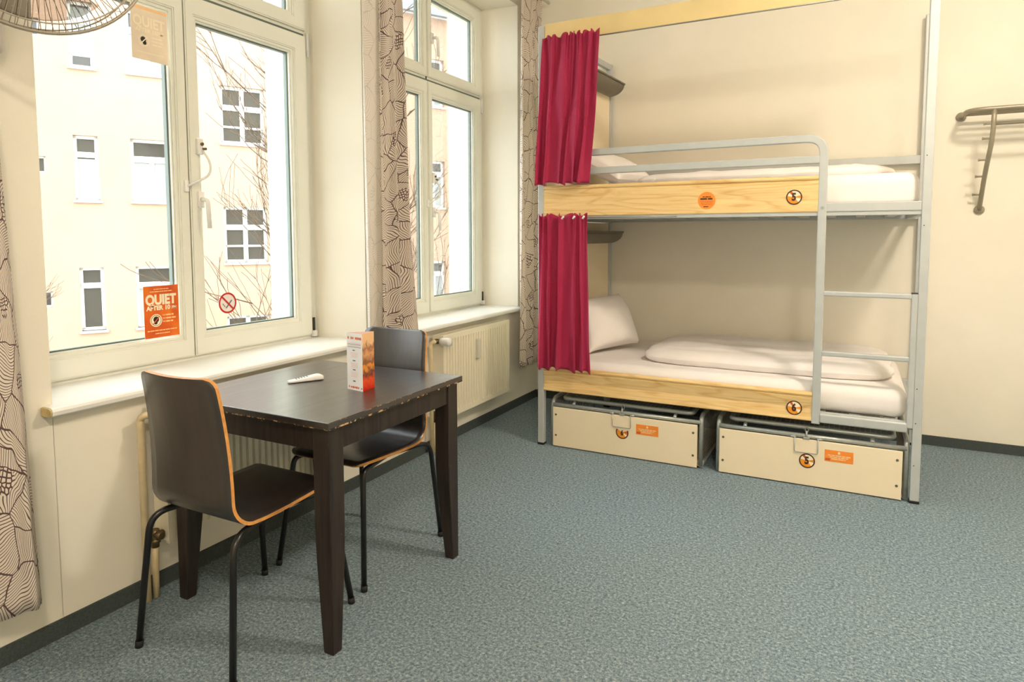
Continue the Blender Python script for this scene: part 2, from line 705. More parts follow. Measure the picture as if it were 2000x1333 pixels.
o = MB().box(-.02, XR, YF, WY + .02, -.1, 0).build('floor', 'carpet')
struct(o, 'speckled blue-grey needle felt carpet')
struct(MB().box(XO, XR, YF, WY + .02, CEIL, CEIL + .1).build('ceiling', 'ceiling'), 'plain white ceiling')
w = MB()
ys = [YF - .2] + [q for d in WIN for q in (d['in0'], d['in1'])] + [WY + .2]
yb = [YF - .2] + [q for d in WIN for q in (d['y0'] - .01, d['y1'] + .01)] + [WY + .2]
yo = [YF - .2] + [q for d in WIN for q in (d['y0'] + .05, d['y1'] - .035)] + [WY + .2]
for i in (0, 2, 4):
    w.prism([(0, ys[i]), (0, ys[i + 1]), (PL + .005, yb[i + 1]), (-.352, yb[i + 1]), (-.352, yb[i]), (PL + .005, yb[i])], 2, -.1, CEIL + .1)
    w.prism([(-.352, yb[i]), (-.352, yb[i + 1]), (-.352, yo[i + 1]), (XO, yo[i + 1]), (XO, yo[i]), (-.352, yo[i])], 2, -.1, CEIL + .1, 1)
for k, d in enumerate(WIN):
    a, b = 2 * k + 1, 2 * k + 2
    for z0, z1 in ((-.1, ZS - .03), (ZW, CEIL + .1)):
        w.prism([(0, ys[a] - .001), (0, ys[b] + .001), (-.352, yb[b] + .03), (-.352, yb[a] - .03)], 2, z0, z1)
        w.box(XO, -.352, yo[a] - .02, yo[b] + .02, z0, z1 + (0 if z0 > 1 else .0), 1)
struct(w.build('wall_left', ['wall', 'reveal'], fix=True), 'cream plaster wall with two deep window openings')
struct(MB().box(-.2, XR + .2, WY, WY + .2, -.1, CEIL + .1).build('wall_back', 'wall'), 'plain cream painted wall behind the bunk bed')
struct(MB().box(XR, XR + .2, YF - .2, WY + .2, -.1, CEIL + .1).build('wall_right', 'wall'), 'plain cream painted wall')
struct(MB().box(-.2, XR + .2, YF - .2, YF, -.1, CEIL + .1).build('wall_front', 'wall'), 'plain cream painted wall')
HB = .06
struct(MB().box(0, .010, YF, .99, 0, HB).box(0, .010, .994, WY, 0, HB).build('baseboard_left', 'baseboard'), 'dark carpet skirting strip')
struct(MB().box(.010, XR, WY - .010, WY, 0, HB).build('baseboard_back', 'baseboard'), 'dark carpet skirting strip')


# ------------------------------------------------------------------ windows
def window(n, d, label):
    y0, yc, y1 = d['y0'], d['yc'], d['y1']
    root = struct(empty('window_%d' % n, (-.3, yc, ZS)), label)
    fr = MB()
    fr.ring(-.352, -.285, y0 - .012, y1 + .012, ZS - .03, ZW, y0 + .035, y1 - .035, ZS + .022, ZW - .04)
    fr.box(-.350, -.2865, y0 + .01, y1 - .01, ZT - .030, ZT + .030)
    fr.box(-.348, -.288, yc - .03, yc + .03, ZS + .005, ZW - .01)
    fo = fr.build('window_frame', 'white_frame', root, fix=True)
    MB().box(-.2882, -.2800, yc - .0028, yc + .0028, ZS + .024, ZW - .045).build('seal', 'groove', fo)
    MB().box(-.2867, -.2790, y0 + .04, y1 - .04, ZT - .0165, ZT - .006).build('seal', 'spacer', fo)
    sl = MB().rbox(-.30, .06, d['in0'] - .035, d['in1'] + .035, ZS - .030, ZS, .010, 3)
    sl.f, sl.mi, sl.sm, sl.v = [], [], [], []
    sl.prism([(-.30, ZS), (.048, ZS), (.056, ZS - .004), (.060, ZS - .012), (.058, ZS - .024), (.048, ZS - .030), (-.30, ZS - .030)], 1, d['in0'] - .03 if n == 1 else 2.99, d['in1'] - .012)
    s = sl.build('window_sill', 'sill', root, fix=True)
    if n == 1:
        e = MB().prism([(.004, ZS - .002), (.048, ZS - .002), (.056, ZS - .006), (.058, ZS - .013), (.056, ZS - .024), (.048, ZS - .029), (.004, ZS - .029)], 1, d['in0'] - .036, d['in0'] - .029).build('end_cap', 'sill_end', s, fix=True)
        e['label'] = 'yellowed unpainted end of the sill'
    es = MB().prism([(-.34, ZS - .035), (-.62, ZS - .07), (-.62, ZS - .085), (-.34, ZS - .05)], 1, y0 + .04, y1 - .03).build('outer_sill', 'roof', root, fix=True)
    for side in (0, 1):
        if side == 0:
            oy0, oy1, gy0, gy1 = y0 + .030, yc - .003, y0 + .135, yc - .070
        else:
            oy0, oy1, gy0, gy1 = yc + .003, y1 - .030, yc + .070, y1 - .135
        for lv in (0, 1):
            if lv == 0:
                oz0, oz1, gz0, gz1 = ZS + .016, ZT - .018, ZS + .118, ZT - .118
            else:
                oz0, oz1, gz0, gz1 = ZT + .012, ZW - .03, ZT + .088, ZW - .12
            sa = MB()
            e = .006
            sa.ring(-.335, PL - .004, oy0, oy1, oz0, oz1, gy0 - .02, gy1 + .02, gz0 - .02, gz1 + .02)
            sa.ring(PL - .0041, PL, oy0 + e, oy1 - e, oz0 + e, oz1 - e, gy0 - .026, gy1 + .026, gz0 - .026, gz1 + .026)
            so = sa.build('sash', 'white_frame', root, fix=True)
            be = MB().ring(-.300, PL - .010, gy0 - .0205, gy1 + .0205, gz0 - .0205, gz1 + .0205, gy0 - .008, gy1 + .008, gz0 - .008, gz1 + .008)
            be.ring(-.300, PL - .018, gy0 - .0085, gy1 + .0085, gz0 - .0085, gz1 + .0085, gy0, gy1, gz0, gz1)
            be.build('glazing_bead', 'white_frame', so, fix=True)
            MB().ring(-.322, -.3005, gy0 - .004, gy1 + .004, gz0 - .004, gz1 + .004, gy0 + .006, gy1 - .006, gz0 + .006, gz1 - .006).build('spacer_bar', 'spacer', so, fix=True)
            MB().box(-.3045, -.3010, gy0 - .01, gy1 + .01, gz0 - .01, gz1 + .01).build('pane', 'glass', so)
            if side == 1:
                hz = 1.475 if lv == 0 else ZT + .27
                yh = yc + .048
                h = MB().rbox(PL - .002, PL + .012, yh - .014, yh + .014, hz - .035, hz + .035, .003)
                h.tube(fillet([(PL + .008, yh, hz), (PL + .050, yh, hz), (PL + .052, yh + .004, hz - .125)], .022), .0095, 10)
                h.build('handle', 'handle', so, fix=True)
                if lv == 0:
                    c = MB().rbox(PL - .002, PL + .016, yh - .012, yh + .016, 1.67, 1.74, .005)
                    c.rbox(PL - .002, PL + .014, yc - .028, yc - .012, 1.505, 1.555, .004)
                    c.tube(fillet([(PL + .014, yh + .008, 1.69), (PL + .05, yh + .02, 1.64), (PL + .05, yh + .018, 1.58), (PL + .012, yc - .02, 1.53)], .06, 8), .0052, 8)
                    c.tube([(PL + .012, yh + .004, 1.715), (PL + .024, yh + .006, 1.715)], .007, 10, 1)
                    c.tube([(PL + .012, yh + .012, 1.695), (PL + .03, yh + .016, 1.695)], .006, 10, 1)
                    c.build('restrictor_cable', ['handle', 'brass'], so, fix=True)
                hg = MB()
                hy = oy1 + .004
                if lv == 0:
                    hg.tube([(PL - .002, hy + .006, oz1 - .10), (PL - .002, hy + .006, oz1 + .02)], .008, 8, 1)
                    hg.tube([(PL - .002, hy + .006, oz0 + .02), (PL - .002, hy + .006, oz0 + .09)], .007, 8, 2)
                    hg.rbox(PL - .01, PL + .014, hy - .006, hy + .016, oz0 - .01, oz0 + .022, .003, mi=1)
                    hg.build('hinge', ['handle', 'sill', 'groove'], so, fix=True)
    return root


window(1, WIN[0], 'white double window beside the table with a broad sill')
window(2, WIN[1], 'white double window over the fluted radiator')


# ------------------------------------------------------------------ prints stuck on the panes
XP = -.2995


def frame_at(p00, p10, p01):
    """matrix whose xy plane carries a print: origin at p00 (lower left), x to p10, y to p01"""
    p00, p10, p01 = map(Vector, (p00, p10, p01))
    ex, ey = p10 - p00, p01 - p00
    x, y = ex.normalized(), ey.normalized()
    z = x.cross(y).normalized()
    m = Matrix(((x.x, y.x, z.x, p00.x), (x.y, y.y, z.y, p00.y), (x.z, y.z, z.z, p00.z), (0, 0, 0, 1)))
    return m, ex.length, ey.length


def local_text(mb, m, s, x, y, size, mi, bold=.02, sx=1.0, lift=.0008):
    mb.text(s, size, m @ Matrix.Translation((x, y, lift)), mi, bold, sx)


def bar(mb, m, x0, x1, y, h, mi, lift=.0006):
    mb.quad(*[m @ Vector(p) for p in ((x0, y - h / 2, lift), (x1, y - h / 2, lift), (x1, y + h / 2, lift), (x0, y + h / 2, lift))], mi=mi)


def greek(mb, m, x0, x1, y, h, mi, seed):
    """an illegible small line of print, broken into words"""
    rnd = random.Random(seed)
    x = x0
    while x < x1 - h:
        L = min(rnd.uniform(2, 5.5) * h, x1 - x)
        bar(mb, m, x, x + L, y, h, mi)
        x += L + .5 * h


def fdisc(mb, m, cx, cy, r, mi, lift, a0=0, a1=2 * pi, r_in=0, n=28):
    b = len(mb.v)
    for k in range(n + 1):
        a = a0 + (a1 - a0) * k / n
        mb.v.append(m @ Vector((cx + cos(a) * r, cy + sin(a) * r, lift)))
        mb.v.append(m @ Vector((cx + cos(a) * r_in, cy + sin(a) * r_in, lift)))
    for k in range(n):
        mb.face((b + 2 * k, b + 2 * k + 2, b + 2 * k + 3, b + 2 * k + 1), mi)


# orange poster in the lower corner of the left sash
XP = -.2790
ya, yb_ = on(279, 560, 0, XP).y, on(347, 556, 0, XP).y
za, zb = .895, 1.111
m, W, H = frame_at((XP, ya, za), (XP, yb_, za), (XP, ya, zb))
p = MB().quad(*[m @ Vector(q) for q in ((0, 0, .0004), (W, 0, .0004), (W, H, .0004), (0, H, .0004))])
p.box(XP - .0012, XP, ya, yb_, za, zb, 1)
greek(p, m, .045, .115, H - .014, .0032, 4, 1)
greek(p, m, .028, .130, H - .024, .0036, 4, 2)
local_text(p, m, 'QUIET', W / 2 - .002, H - .060, .056, 2, .05, .84)
local_text(p, m, 'AFTER', W * .30, H - .093, .025, 2, .05, 1.0)
local_text(p, m, '10', W * .665, H - .093, .025, 2, .05, 1.0)
local_text(p, m, 'PM', W * .86, H - .0955, .019, 2, .02, .9)
cx, cy = W * .33, H * .335
fdisc(p, m, cx, cy, .0265, 2, .0006)
fdisc(p, m, cx, cy, .0225, 3, .0008, r_in=.0205)
fdisc(p, m, cx, cy + .004, .0125, 3, .0008)
fdisc(p, m, cx - .002, cy - .009, .0075, 3, .0009)
p.quad(*[m @ Vector(q) for q in ((cx - .016, cy - .014, .001), (cx - .013, cy - .017, .001), (cx + .016, cy + .014, .001), (cx + .013, cy + .017, .001))], mi=5)
for k in range(3):
    local_text(p, m, 'NO', W * .565, H * .425 - k * .0135, .009, 4, .02)
    greek(p, m, W * .62, W * (.84, .90, .82)[k], H * .425 - k * .0135, .006, 4, 11 + k)
greek(p, m, .012, W - .012, .030, .004, 4, 21)
greek(p, m, .045, W - .045, .017, .0034, 4, 22)
tag(p.build('quiet_poster', ['poster', 'paper_white', 'cream_ink', 'black_ink', 'peach_ink', 'deep_orange_ink'], loc=(XP, (ya + yb_) / 2, za)),
    'bright orange poster reading QUIET AFTER 10PM in a lower pane corner', 'poster')

# the bleached one in the upper corner
ya, yb_ = on(256, 60, 0, XP).y, on(326, 60, 0, XP).y
za, zb = 2.024, 2.236
m, W, H = frame_at((XP, ya, za), (XP, yb_, za), (XP, ya, zb))
p = MB().quad(*[m @ Vector(q) for q in ((0, 0, .0004), (W, 0, .0004), (W, H, .0004), (0, H, .0004))])
p.box(XP - .0012, XP, ya, yb_, za, zb, 0)
local_text(p, m, 'QUIET', W / 2 - .002, H - .062, .055, 1, .03, .86)
local_text(p, m, 'AFTER 10PM', W / 2, H - .095, .022, 1, .03, 1.0)
bar(p, m, 0, W, H - .008, .012, 4)
cx, cy = W * .33, H * .36
fdisc(p, m, cx, cy, .0225, 1, .0006, r_in=.0195)
fdisc(p, m, cx - .002, cy + .004, .0115, 2, .0008)
fdisc(p, m, cx + .003, cy - .008, .008, 2, .0008)
p.quad(*[m @ Vector(q) for q in ((cx - .016, cy - .014, .001), (cx - .013, cy - .017, .001), (cx + .016, cy + .014, .001), (cx + .013, cy + .017, .001))], mi=1)
for k in range(3):
    greek(p, m, W * .56, W * .86, H * .45 - k * .0135, .005, 1, 31 + k)
greek(p, m, .02, W - .012, .030, .004, 1, 41)
tag(p.build('faded_poster', ['faded', 'cream_ink', 'black_ink', 'peach_ink', 'peach_ink'], loc=(XP, (ya + yb_) / 2, za)),
    'sun-bleached beige poster in an upper pane corner high above the orange poster', 'poster')

# no smoking sticker
XP = -.2995
c0 = on(444.5, 592, 0, XP)
m, W, H = frame_at((XP, c0.y, c0.z), (XP, c0.y + 1, c0.z), (XP, c0.y, c0.z + 1))
p = MB()
R0 = .049
p.disc((XP - .0008, c0.y, c0.z), (1, 0, 0), R0, .001, 32)
fdisc(p, m, 0, 0, R0, 1, .0008, r_in=R0 * .82, n=36)
a = R0 * .88
p.quad(*[m @ Vector(q) for q in ((-a * .66 - .003, a * .66 - .003, .0012), (a * .66 - .003, -a * .66 - .003, .0012), (a * .66 + .003, -a * .66 + .003, .0012), (-a * .66 + .003, a * .66 + .003, .0012))], mi=1)
p.quad(*[m @ Vector(q) for q in ((-.012, -.022, .0007), (-.007, -.026, .0007), (.026, .010, .0007), (.020, .014, .0007))], mi=2)
p.quad(*[m @ Vector(q) for q in ((-.030, .000, .0007), (-.027, -.002, .0007), (-.012, -.016, .0007), (-.016, -.018, .0007))], mi=2)
p.quad(*[m @ Vector(q) for q in ((-.028, -.004, .0007), (-.022, -.002, .0007), (-.020, -.005, .0007), (-.024, -.008, .0007))], mi=2)
tag(p.build('no_smoking_sticker', ['pale_film', 'red_ink', 'grey_ink'], loc=(XP, c0.y, c0.z - R0)),
    'round red and white no-smoking sticker on the window pane', 'sticker')

# ================================================================== OUTSIDE
FA = radians(29.77)
FD = Vector((sin(FA), cos(FA), 0))
FN = Vector((cos(FA), -sin(FA), 0))
FP = Vector((-14.16867, 9.49429, 0))
GZ = -5.2


def fp(u, z, out=0):
    return FP + FD * u + FN * out + Vector((0, 0, z))


def fbox(mb, u0, u1, z0, z1, o0, o1, mi=0):
    b = len(mb.v)
    for o_ in (o0, o1):
        for u, z in ((u0, z0), (u1, z0), (u1, z1), (u0, z1)):
            mb.v.append(fp(u, z, o_))
    for q in ((0, 1, 2, 3), (7, 6, 5, 4), (0, 4, 5, 1), (1, 5, 6, 2), (2, 6, 7, 3), (3, 7, 4, 0)):
        mb.face([b + i for i in q], mi)
    return mb


bld = empty('apartment_building', fp(4, GZ))
tag(bld, 'peach rendered apartment building with white windows across the courtyard', 'building')
rows = [5.32, 2.18, -.98, -4.13]
openings = []
for zr in rows:
    openings.append((-.18, .32, zr, zr + 1.54, 'A'))
    openings.append((1.0, 1.92, zr, zr + 1.54, 'B'))
    openings.append((-1.15, -.73, zr + .62, zr + 1.0, 'S'))
    openings.append((8.95, 9.66, zr + .02, zr + 1.48, 'B'))
    openings.append((12.0, 12.9, zr + .02, zr + 1.48, 'B'))
    openings.append((-4.2, -3.3, zr + .02, zr + 1.48, 'B'))
for zr in (6.92, 3.77, .6, -2.35):
    openings.append((3.09, 4.20, zr, min(zr + 1.5, 7.7), 'C'))
us = sorted({-9.0, 27.0} | {q for a in openings for q in a[:2]})
zs = sorted({GZ - .2, 8.05} | {q for a in openings for q in a[2:4]})
wl = MB()
for i in range(len(us) - 1):
    run = None
    for j in range(len(zs) - 1):
        uc, zc = (us[i] + us[i + 1]) / 2, (zs[j] + zs[j + 1]) / 2
        hole = any(a[0] < uc < a[1] and a[2] < zc < a[3] for a in openings)
        if not hole:
            run = run if run is not None else zs[j]
        if run is not None and (hole or j == len(zs) - 2):
            fbox(wl, us[i], us[i + 1], run, zs[j] if hole else zs[j + 1], -.35, 0)
            run = None
wl.build('facade_wall', 'facade', bld, fix=True)
fbox(MB(), -9, 27, GZ, 8.0, -9.0, -8.8).build('rear_wall', 'facade', bld, fix=True)
for u0, u1, z0, z1, k in openings:
    if k == 'S' and not (-2 < z0 < 7):
        continue
    fr = MB()
    o0, o1 = -.20, -.12
    t = .07 if k in 'AB' else (.04 if k == 'S' else .075)

    def b4(a0, a1, c0_, c1):
        fbox(fr, a0, a1, c0_, c1, o0, o1)
    b4(u0, u0 + t, z0, z1), b4(u1 - t, u1, z0, z1), b4(u0, u1, z0, z0 + t), b4(u0, u1, z1 - t, z1)
    uc = (u0 + u1) / 2
    if k == 'A':
        b4(u0, u1, z0 + 1.03, z0 + 1.16)
    if k == 'B':
        b4(u0, u1, z0 + .98, z0 + 1.13), b4(uc - .05, uc + .05, z0, z0 + 1.05)
    if k == 'C':
        b4(uc - .055, uc + .055, z0, z1), b4(u0, u1, z0 + .88, z0 + 1.02), b4(u0, u1, z0 + .42, z0 + .47)
    wf = fr.build('window', 'facade_frame', bld, fix=True)
    fbox(MB(), u0, u1, z0, z1, -.19, -.175).build('pane', 'dark_pane', wf, fix=True)
    if k in 'AB' and z0 > -3:
        nc = MB()
        top = z1 - .12 if (k == 'A' and z0 > 5) else z0 + 1.0
        bot = z0 + (.28 if (k == 'A' and z0 > 5) else .07)
        if z0 > 2 or k == 'B':
            fbox(nc, u0 + .07, u1 - .07, bot, top, -.176, -.165)
            nc.build('net_curtain', 'net_curtain', wf, fix=True)
    if k != 'S':
        fbox(MB(), u0 - .05, u1 + .05, z0 - .06, z0, -.12, .06).build('sill', 'facade_sill', wf, fix=True)
rf = MB()
b = len(rf.v)
rf.prism([(0, 0), (1, 0), (1, 1)], 2, 0, .001)
rf.v, rf.f, rf.mi, rf.sm = [], [], [], []
for u in (-9.2, 27.2):
    for o_, z in ((.35, 8.22), (.35, 8.30), (-4.5, 12.4), (-9.3, 8.3), (-9.3, 8.05), (0, 8.05)):
        rf.v.append(fp(u, z, o_))
k = 6
rf.face(range(k)), rf.face([k + i for i in reversed(range(k))])
for i in range(k):
    j = (i + 1) % k
    rf.face((i, k + i, k + j, j))
ro = rf.build('roof', 'roof', bld, fix=True)
gt = MB()
fbox(gt, -9.2, 27.2, 8.03, 8.20, .20, .36)
gt.build('gutter', 'gutter', ro, fix=True)
dm = MB()
fbox(dm, 8.05, 8.75, 8.6, 9.7, -1.6, -.35)
dm.build('dormer', 'facade_frame', ro, fix=True)
fbox(MB(), 8.15, 8.65, 8.75, 9.55, -.36, -.335).build('dormer_pane', 'dark_pane', ro, fix=True)
struct(MB().box(-30, XO, -12, 40, GZ - .1, GZ).build('courtyard_ground', 'ground'), 'grey paved courtyard far below the windows')
struct(MB().box(XO + .0, -.36, -8, YF - .2, GZ, 8).box(XO, -.36, WY + .2, 14, GZ, 8).box(XO, -.36, YF - .2, WY + .2, GZ, -.1).box(XO, -.36, YF - .2, WY + .2, CEIL + .1, 8).build('wall_outer', 'reveal'), 'outer face of the house wall around the windows')


def tree(name, base, height, spread, seed, label, limbs, lean):
    rnd = random.Random(seed)
    root = empty(name, base)
    tag(root, label, 'tree')
    base = Vector(base)
    pts = []
    for i in range(9):
        s = i / 8
        pts.append(base + Vector((.12 * sin(s * 5), .12 * cos(s * 4) - .12, height * s)))
    MB().tube(pts, [.13 * (1 - .85 * i / 8) + .012 for i in range(9)], 8).build('trunk', 'bark', root)
    br = MB()

    def grow(p, d, L, r, lvl):
        n = 5
        q = [p.copy()]
        dirs = d.copy()
        for i in range(n):
            dirs = (dirs + Vector((rnd.gauss(0, .10), rnd.gauss(0, .10), rnd.gauss(.07, .08)))).normalized()
            q.append(q[-1] + dirs * L / n)
        br.tube(q, [max(.003, r * (1 - .8 * i / n)) for i in range(n + 1)], 4 if lvl else 5)
        if lvl < 2:
            for i in range(7 if lvl == 0 else 5):
                s = rnd.uniform(.2, 1)
                k = min(n - 1, int(s * n))
                o_ = q[k].lerp(q[k + 1], s * n - k)
                side = Vector((rnd.gauss(0, 1), rnd.gauss(0, 1), rnd.gauss(.2, .7))).normalized()
                grow(o_, (dirs + side * .55).normalized(), L * rnd.uniform(.35, .6), r * .5, lvl + 1)
    for i in range(limbs):
        s = .30 + .66 * i / limbs
        k = min(7, int(s * 8))
        p_ = pts[k].lerp(pts[k + 1], s * 8 - k)
        az = rnd.uniform(0, 2 * pi) if i % 2 else lean + rnd.uniform(-.6, .6)
        grow(p_, Vector((cos(az), sin(az), rnd.uniform(.5, 1.3))).normalized(), spread * rnd.uniform(.7, 1.15) * (1.15 - .5 * s), .015, 0)
    br.build('branches', 'bark', root)['kind'] = 'stuff'
    return root


tb = CAM + ray(690, 600) * 8.6
tree('bare_tree', (tb.x, tb.y, GZ), 12.5, 2.0, 5, 'tall leafless tree with fanning twigs in the courtyard', 44, radians(225))
tb = CAM + ray(20, 700) * 11.5
tree('bare_shrub_tree', (tb.x, tb.y, GZ), 5.3, 1.6, 9, 'low leafless tree with thin twigs close to the building', 12, radians(60))


# ================================================================== RADIATORS
def radiator(y0, label, meter):
    W, z0, z1, xb, xf = .85, .20, .715, .030, .108
    r = empty('radiator', (.08, y0 + W / 2, z0))
    tag(r, label, 'radiator', None)
    MB().rbox(xb, xb + .012, y0 + .01, y0 + W - .01, z0 + .005, z1 - .01, .003).build('rear_panel', 'radiator', r, fix=True)
    n = 25
    prof = []
    for i in range(n):
        a = y0 + .028 + (W - .056) * i / n
        p = (W - .056) / n
        prof += [(a + p * .10, 0), (a + p * .20, -.015), (a + p * .42, -.015), (a + p * .52, 0)]
    yl = [(y0 + .002, 0)] + prof + [(y0 + W - .002, 0)]

    def fn(s, t):
        i = round(s * (len(yl) - 1))
        y, dx = yl[i]
        zt = [0, .03, .055, .075, .925, .945, .97, 1]
        k = round(t * 7)
        dep = [0, 0, .0, 1, 1, 0, 0, 0][k]
        return (xf + dx * dep, y, z0 + (z1 - z0) * zt[k])
    f = MB().grid(fn, len(yl) - 1, 7, sm=False)
    f.box(xf - .02, xf - .001, y0 + .002, y0 + W - .002, z0, z0 + .012).box(xf - .014, xf - .0125, y0 + .002, y0 + W - .002, z0, z1)
    f.build('front_panel', 'radiator', r)
    for yy in (y0 - .001, y0 + W - .002):
        MB().rbox(xb, xf, yy, yy + .003, z0 + .01, z1, .001).build('side_cover', 'radiator', r, fix=True)
    g = MB()
    g.box(xb, xb + .008, y0, y0 + W, z1 - .012, z1).box(xf - .010, xf + .001, y0, y0 + W, z1 - .012, z1 + .001)
    k = 0
    while k * .02 < W:
        g.box(xb, xf, y0 + k * .02, y0 + k * .02 + .008, z1 - .008, z1 - .001)
        k += 1
    g.build('top_grille', 'radiator', r)
    py = y0 - .055
    pp = MB().tube(fillet([(.055, py, -.01), (.055, py, .672), (.075, py + .002, .684), (.08, y0 - .03, .684)], .03), .0125, 12)
    pp.build('supply_pipe', 'pipe', r)
    v = MB().tube([(.08, y0 - .045, .684), (.08, y0 + .005, .684)], .013, 12).tube([(.08, y0 - .02, .684), (.105, y0 - .02, .684)], .011, 10)
    v.disc((.08, y0 - .034, .684), (0, 1, 0), .017, .014, 6)
    v.build('valve', 'brass', r)
    kn = MB().lathe([(0, 0), (0, .017), (.010, .021), (.014, .024), (.062, .026), (.072, .023), (.076, 0)], (.100, y0 - .02, .684), (1, 0, 0), 20)
    kn.build('thermostat_knob', 'handle', r)
    p2 = MB().tube([(.052, y0 - .022, -.01), (.060, y0 - .022, .20)], .0115, 12)
    p2.build('return_pipe', 'pipe', r)
    v2 = MB().tube([(.060, y0 - .022, .19), (.062, y0 - .022, .255)], .014, 10).tube([(.062, y0 - .022, .238), (.08, y0 + .004, .238)], .012, 10)
    v2.disc((.062, y0 - .022, .205), (0, 0, 1), .017, .016, 6).tube([(.062, y0 - .022, .238), (.100, y0 - .022, .238)], .013, 10)
    v2.build('lockshield_valve', 'brass', r)
    if meter:
        a = on(937, 664, 0, .14)
        MB().rbox(xf - .002, xf + .024, a.y + .0, a.y + .032, .515, .645, .006).build('heat_meter', 'meter', r, fix=True)
    return r


radiator(1.582, 'cream fluted panel radiator behind the dark table', False)
radiator(3.385, 'cream fluted panel radiator with a small heat meter beside the bunk bed', True)

# ================================================================== WINDOW CURTAINS
ZR = 3.10
ra = tag(MB().tube([(.13, .20, ZR), (.13, 4.86, ZR)], .013, 12).build('curtain_rod', 'white_frame', loc=(.13, 2.5, ZR)), 'long white curtain rod above both windows', 'curtain rod')
for yy in (.5, 2.9, 4.70):
    MB().tube([(0.0, yy, ZR), (.13, yy, ZR)], .008, 10).disc((0, yy, ZR), (1, 0, 0), .03, .008, 16).build('bracket', 'white_frame', ra)


def drape(ztop, zbot, edges, x0, amp, folds, ph, fabric, nu=90, nv=60, u0=0.0):
    """edges: list of (z, y_left, y_right)"""
    ed = sorted(edges, key=lambda e: -e[0])

    def lr(z):
        for a, b in zip(ed, ed[1:]):
            if z >= b[0]:
                s = max(0, min(1, (a[0] - z) / (a[0] - b[0])))
                return a[1] + (b[1] - a[1]) * s, a[2] + (b[2] - a[2]) * s
        return ed[-1][1], ed[-1][2]

    def fn(s, t):
        z = ztop + (zbot - ztop) * t
        l, r = lr(z)
        w_ = 2 * pi * folds * s + ph
        y = l + (r - l) * (s + .22 / folds / 2 / pi * 2.2 * sin(w_ * 1.0 + 1.2) * (1 if 0 < s < 1 else 0) * min(1, s * 8, (1 - s) * 8))
        x = x0 + amp * (.75 + .35 * t) * sin(w_ + .5 * sin(3 * t + ph)) + .3 * amp * sin(w_ * 2.3 + 4 * t)
        return (x, y, z + .006 * sin(w_ * 1.0))
    return MB().grid(fn, nu, nv, lambda s, t: (u0 + s * fabric, ztop + (zbot - ztop) * t))


c1 = drape(ZR - .01, .20, [(3.1, .62, .98), (2.3, .62, 1.045), (1.6, .64, 1.11), (.95, .66, 1.135), (.2, .68, 1.155)], .125, .022, 3.5, .3, 1.05).build('window_curtain', 'curtain', loc=(.12, .9, .2))
solid(tag(c1, 'cream curtain with brown leaf line pattern, left of the table window under the fan', 'curtain', None), .002)
c2 = drape(ZR - .01, .30, [(3.1, 2.80, 2.985), (2.55, 2.80, 3.00), (1.5, 2.785, 3.05), (.8, 2.775, 3.112), (.3, 2.77, 3.13)], .115, .030, 2.4, 1.4, .62, u0=2.0).build('window_curtain', 'curtain', loc=(.12, 2.95, .3))
solid(tag(c2, 'cream curtain with dense brown leaf pattern on the pier between both windows', 'curtain', None), .002)
l2 = drape(ZR - .01, .30, [(3.1, 2.69, 2.83), (2.5, 2.690, 2.83), (.8, 2.690, 2.81), (.3, 2.69, 2.80)], .105, .018, 1.1, 2.0, .3, u0=4.0).build('lining', 'curtain_pale', c2)
l2['label'] = 'pale turned-back edge of the curtain'
solid(l2, .002)
c3 = drape(ZR - .01, .335, [(3.1, 4.41, 4.73), (.34, 4.405, 4.70)], .105, .028, 2.3, .2, .85, u0=6.0).build('window_curtain', 'curtain', loc=(.12, 4.55, .335))
solid(tag(c3, 'cream curtain with brown leaf line pattern in the corner beside the bunk bed', 'curtain', None), .002)

# ================================================================== WALL FAN
fc = on(65, -152, 0, .33)
fan = empty('wall_fan', (0, 1.10, 1.85))
tag(fan, 'grey wire cage wall fan mounted beside the window', 'fan')
MB().rbox(0, .05, 1.02, 1.178, 1.85, 2.10, .022, 4, sm=True).build('wall_bracket', 'fan_body', fan, fix=True)
ax = Vector((.93, -.36, -.06)).normalized()
up = Vector((0, 0, 1))
e1 = (up - ax * up.dot(ax)).normalized()
e2 = ax.cross(e1)
MB().tube(fillet([(.03, 1.10, 2.0), (.12, 1.12, 2.02), fc - ax * .17], .05), .022, 12).build('arm', 'fan_body', fan)
MB().lathe([(-.20, 0), (-.20, .045), (-.18, .065), (-.09, .068), (-.08, .05), (-.08, 0)], fc, ax, 24).build('motor_housing', 'fan_body', fan)


def circ(r, d, n=72):
    return [fc + ax * d + (e1 * cos(2 * pi * k / n) + e2 * sin(2 * pi * k / n)) * r for k in range(n)]


RF = .278
MB().tube(circ(RF, -.01), .0042, 8, closed=True).tube(circ(RF, .0), .0042, 8, closed=True).build('rim', 'fan_wire', fan)
cg = MB()
cg.tube(circ(RF * .93, .028), .0022, 6, closed=True).tube(circ(RF * .93, -.075), .0022, 6, closed=True).tube(circ(.06, .055), .003, 6, closed=True)
for k in range(110):
    a = 2 * pi * k / 110
    d = e1 * cos(a) + e2 * sin(a)
    cg.tube([fc + ax * .055 + d * .055, fc + ax * .050 + d * .16, fc + ax * .028 + d * RF * .93, fc + d * RF], .0011, 4)
    if k % 2 == 0:
        cg.tube([fc - ax * .10 + d * .06, fc - ax * .095 + d * .16, fc - ax * .075 + d * RF * .93, fc - ax * .008 + d * RF], .0011, 4)
cg.build('wire_cage', 'fan_wire', fan)
MB().lathe([(.052, 0), (.052, .05), (.060, .045), (.062, 0)], fc, ax, 24).build('badge_disc', 'fan_body', fan)
MB().lathe([(-.08, .04), (.0, .042), (.012, .03), (.014, 0)], fc, ax, 20).build('hub', 'fan_body', fan)
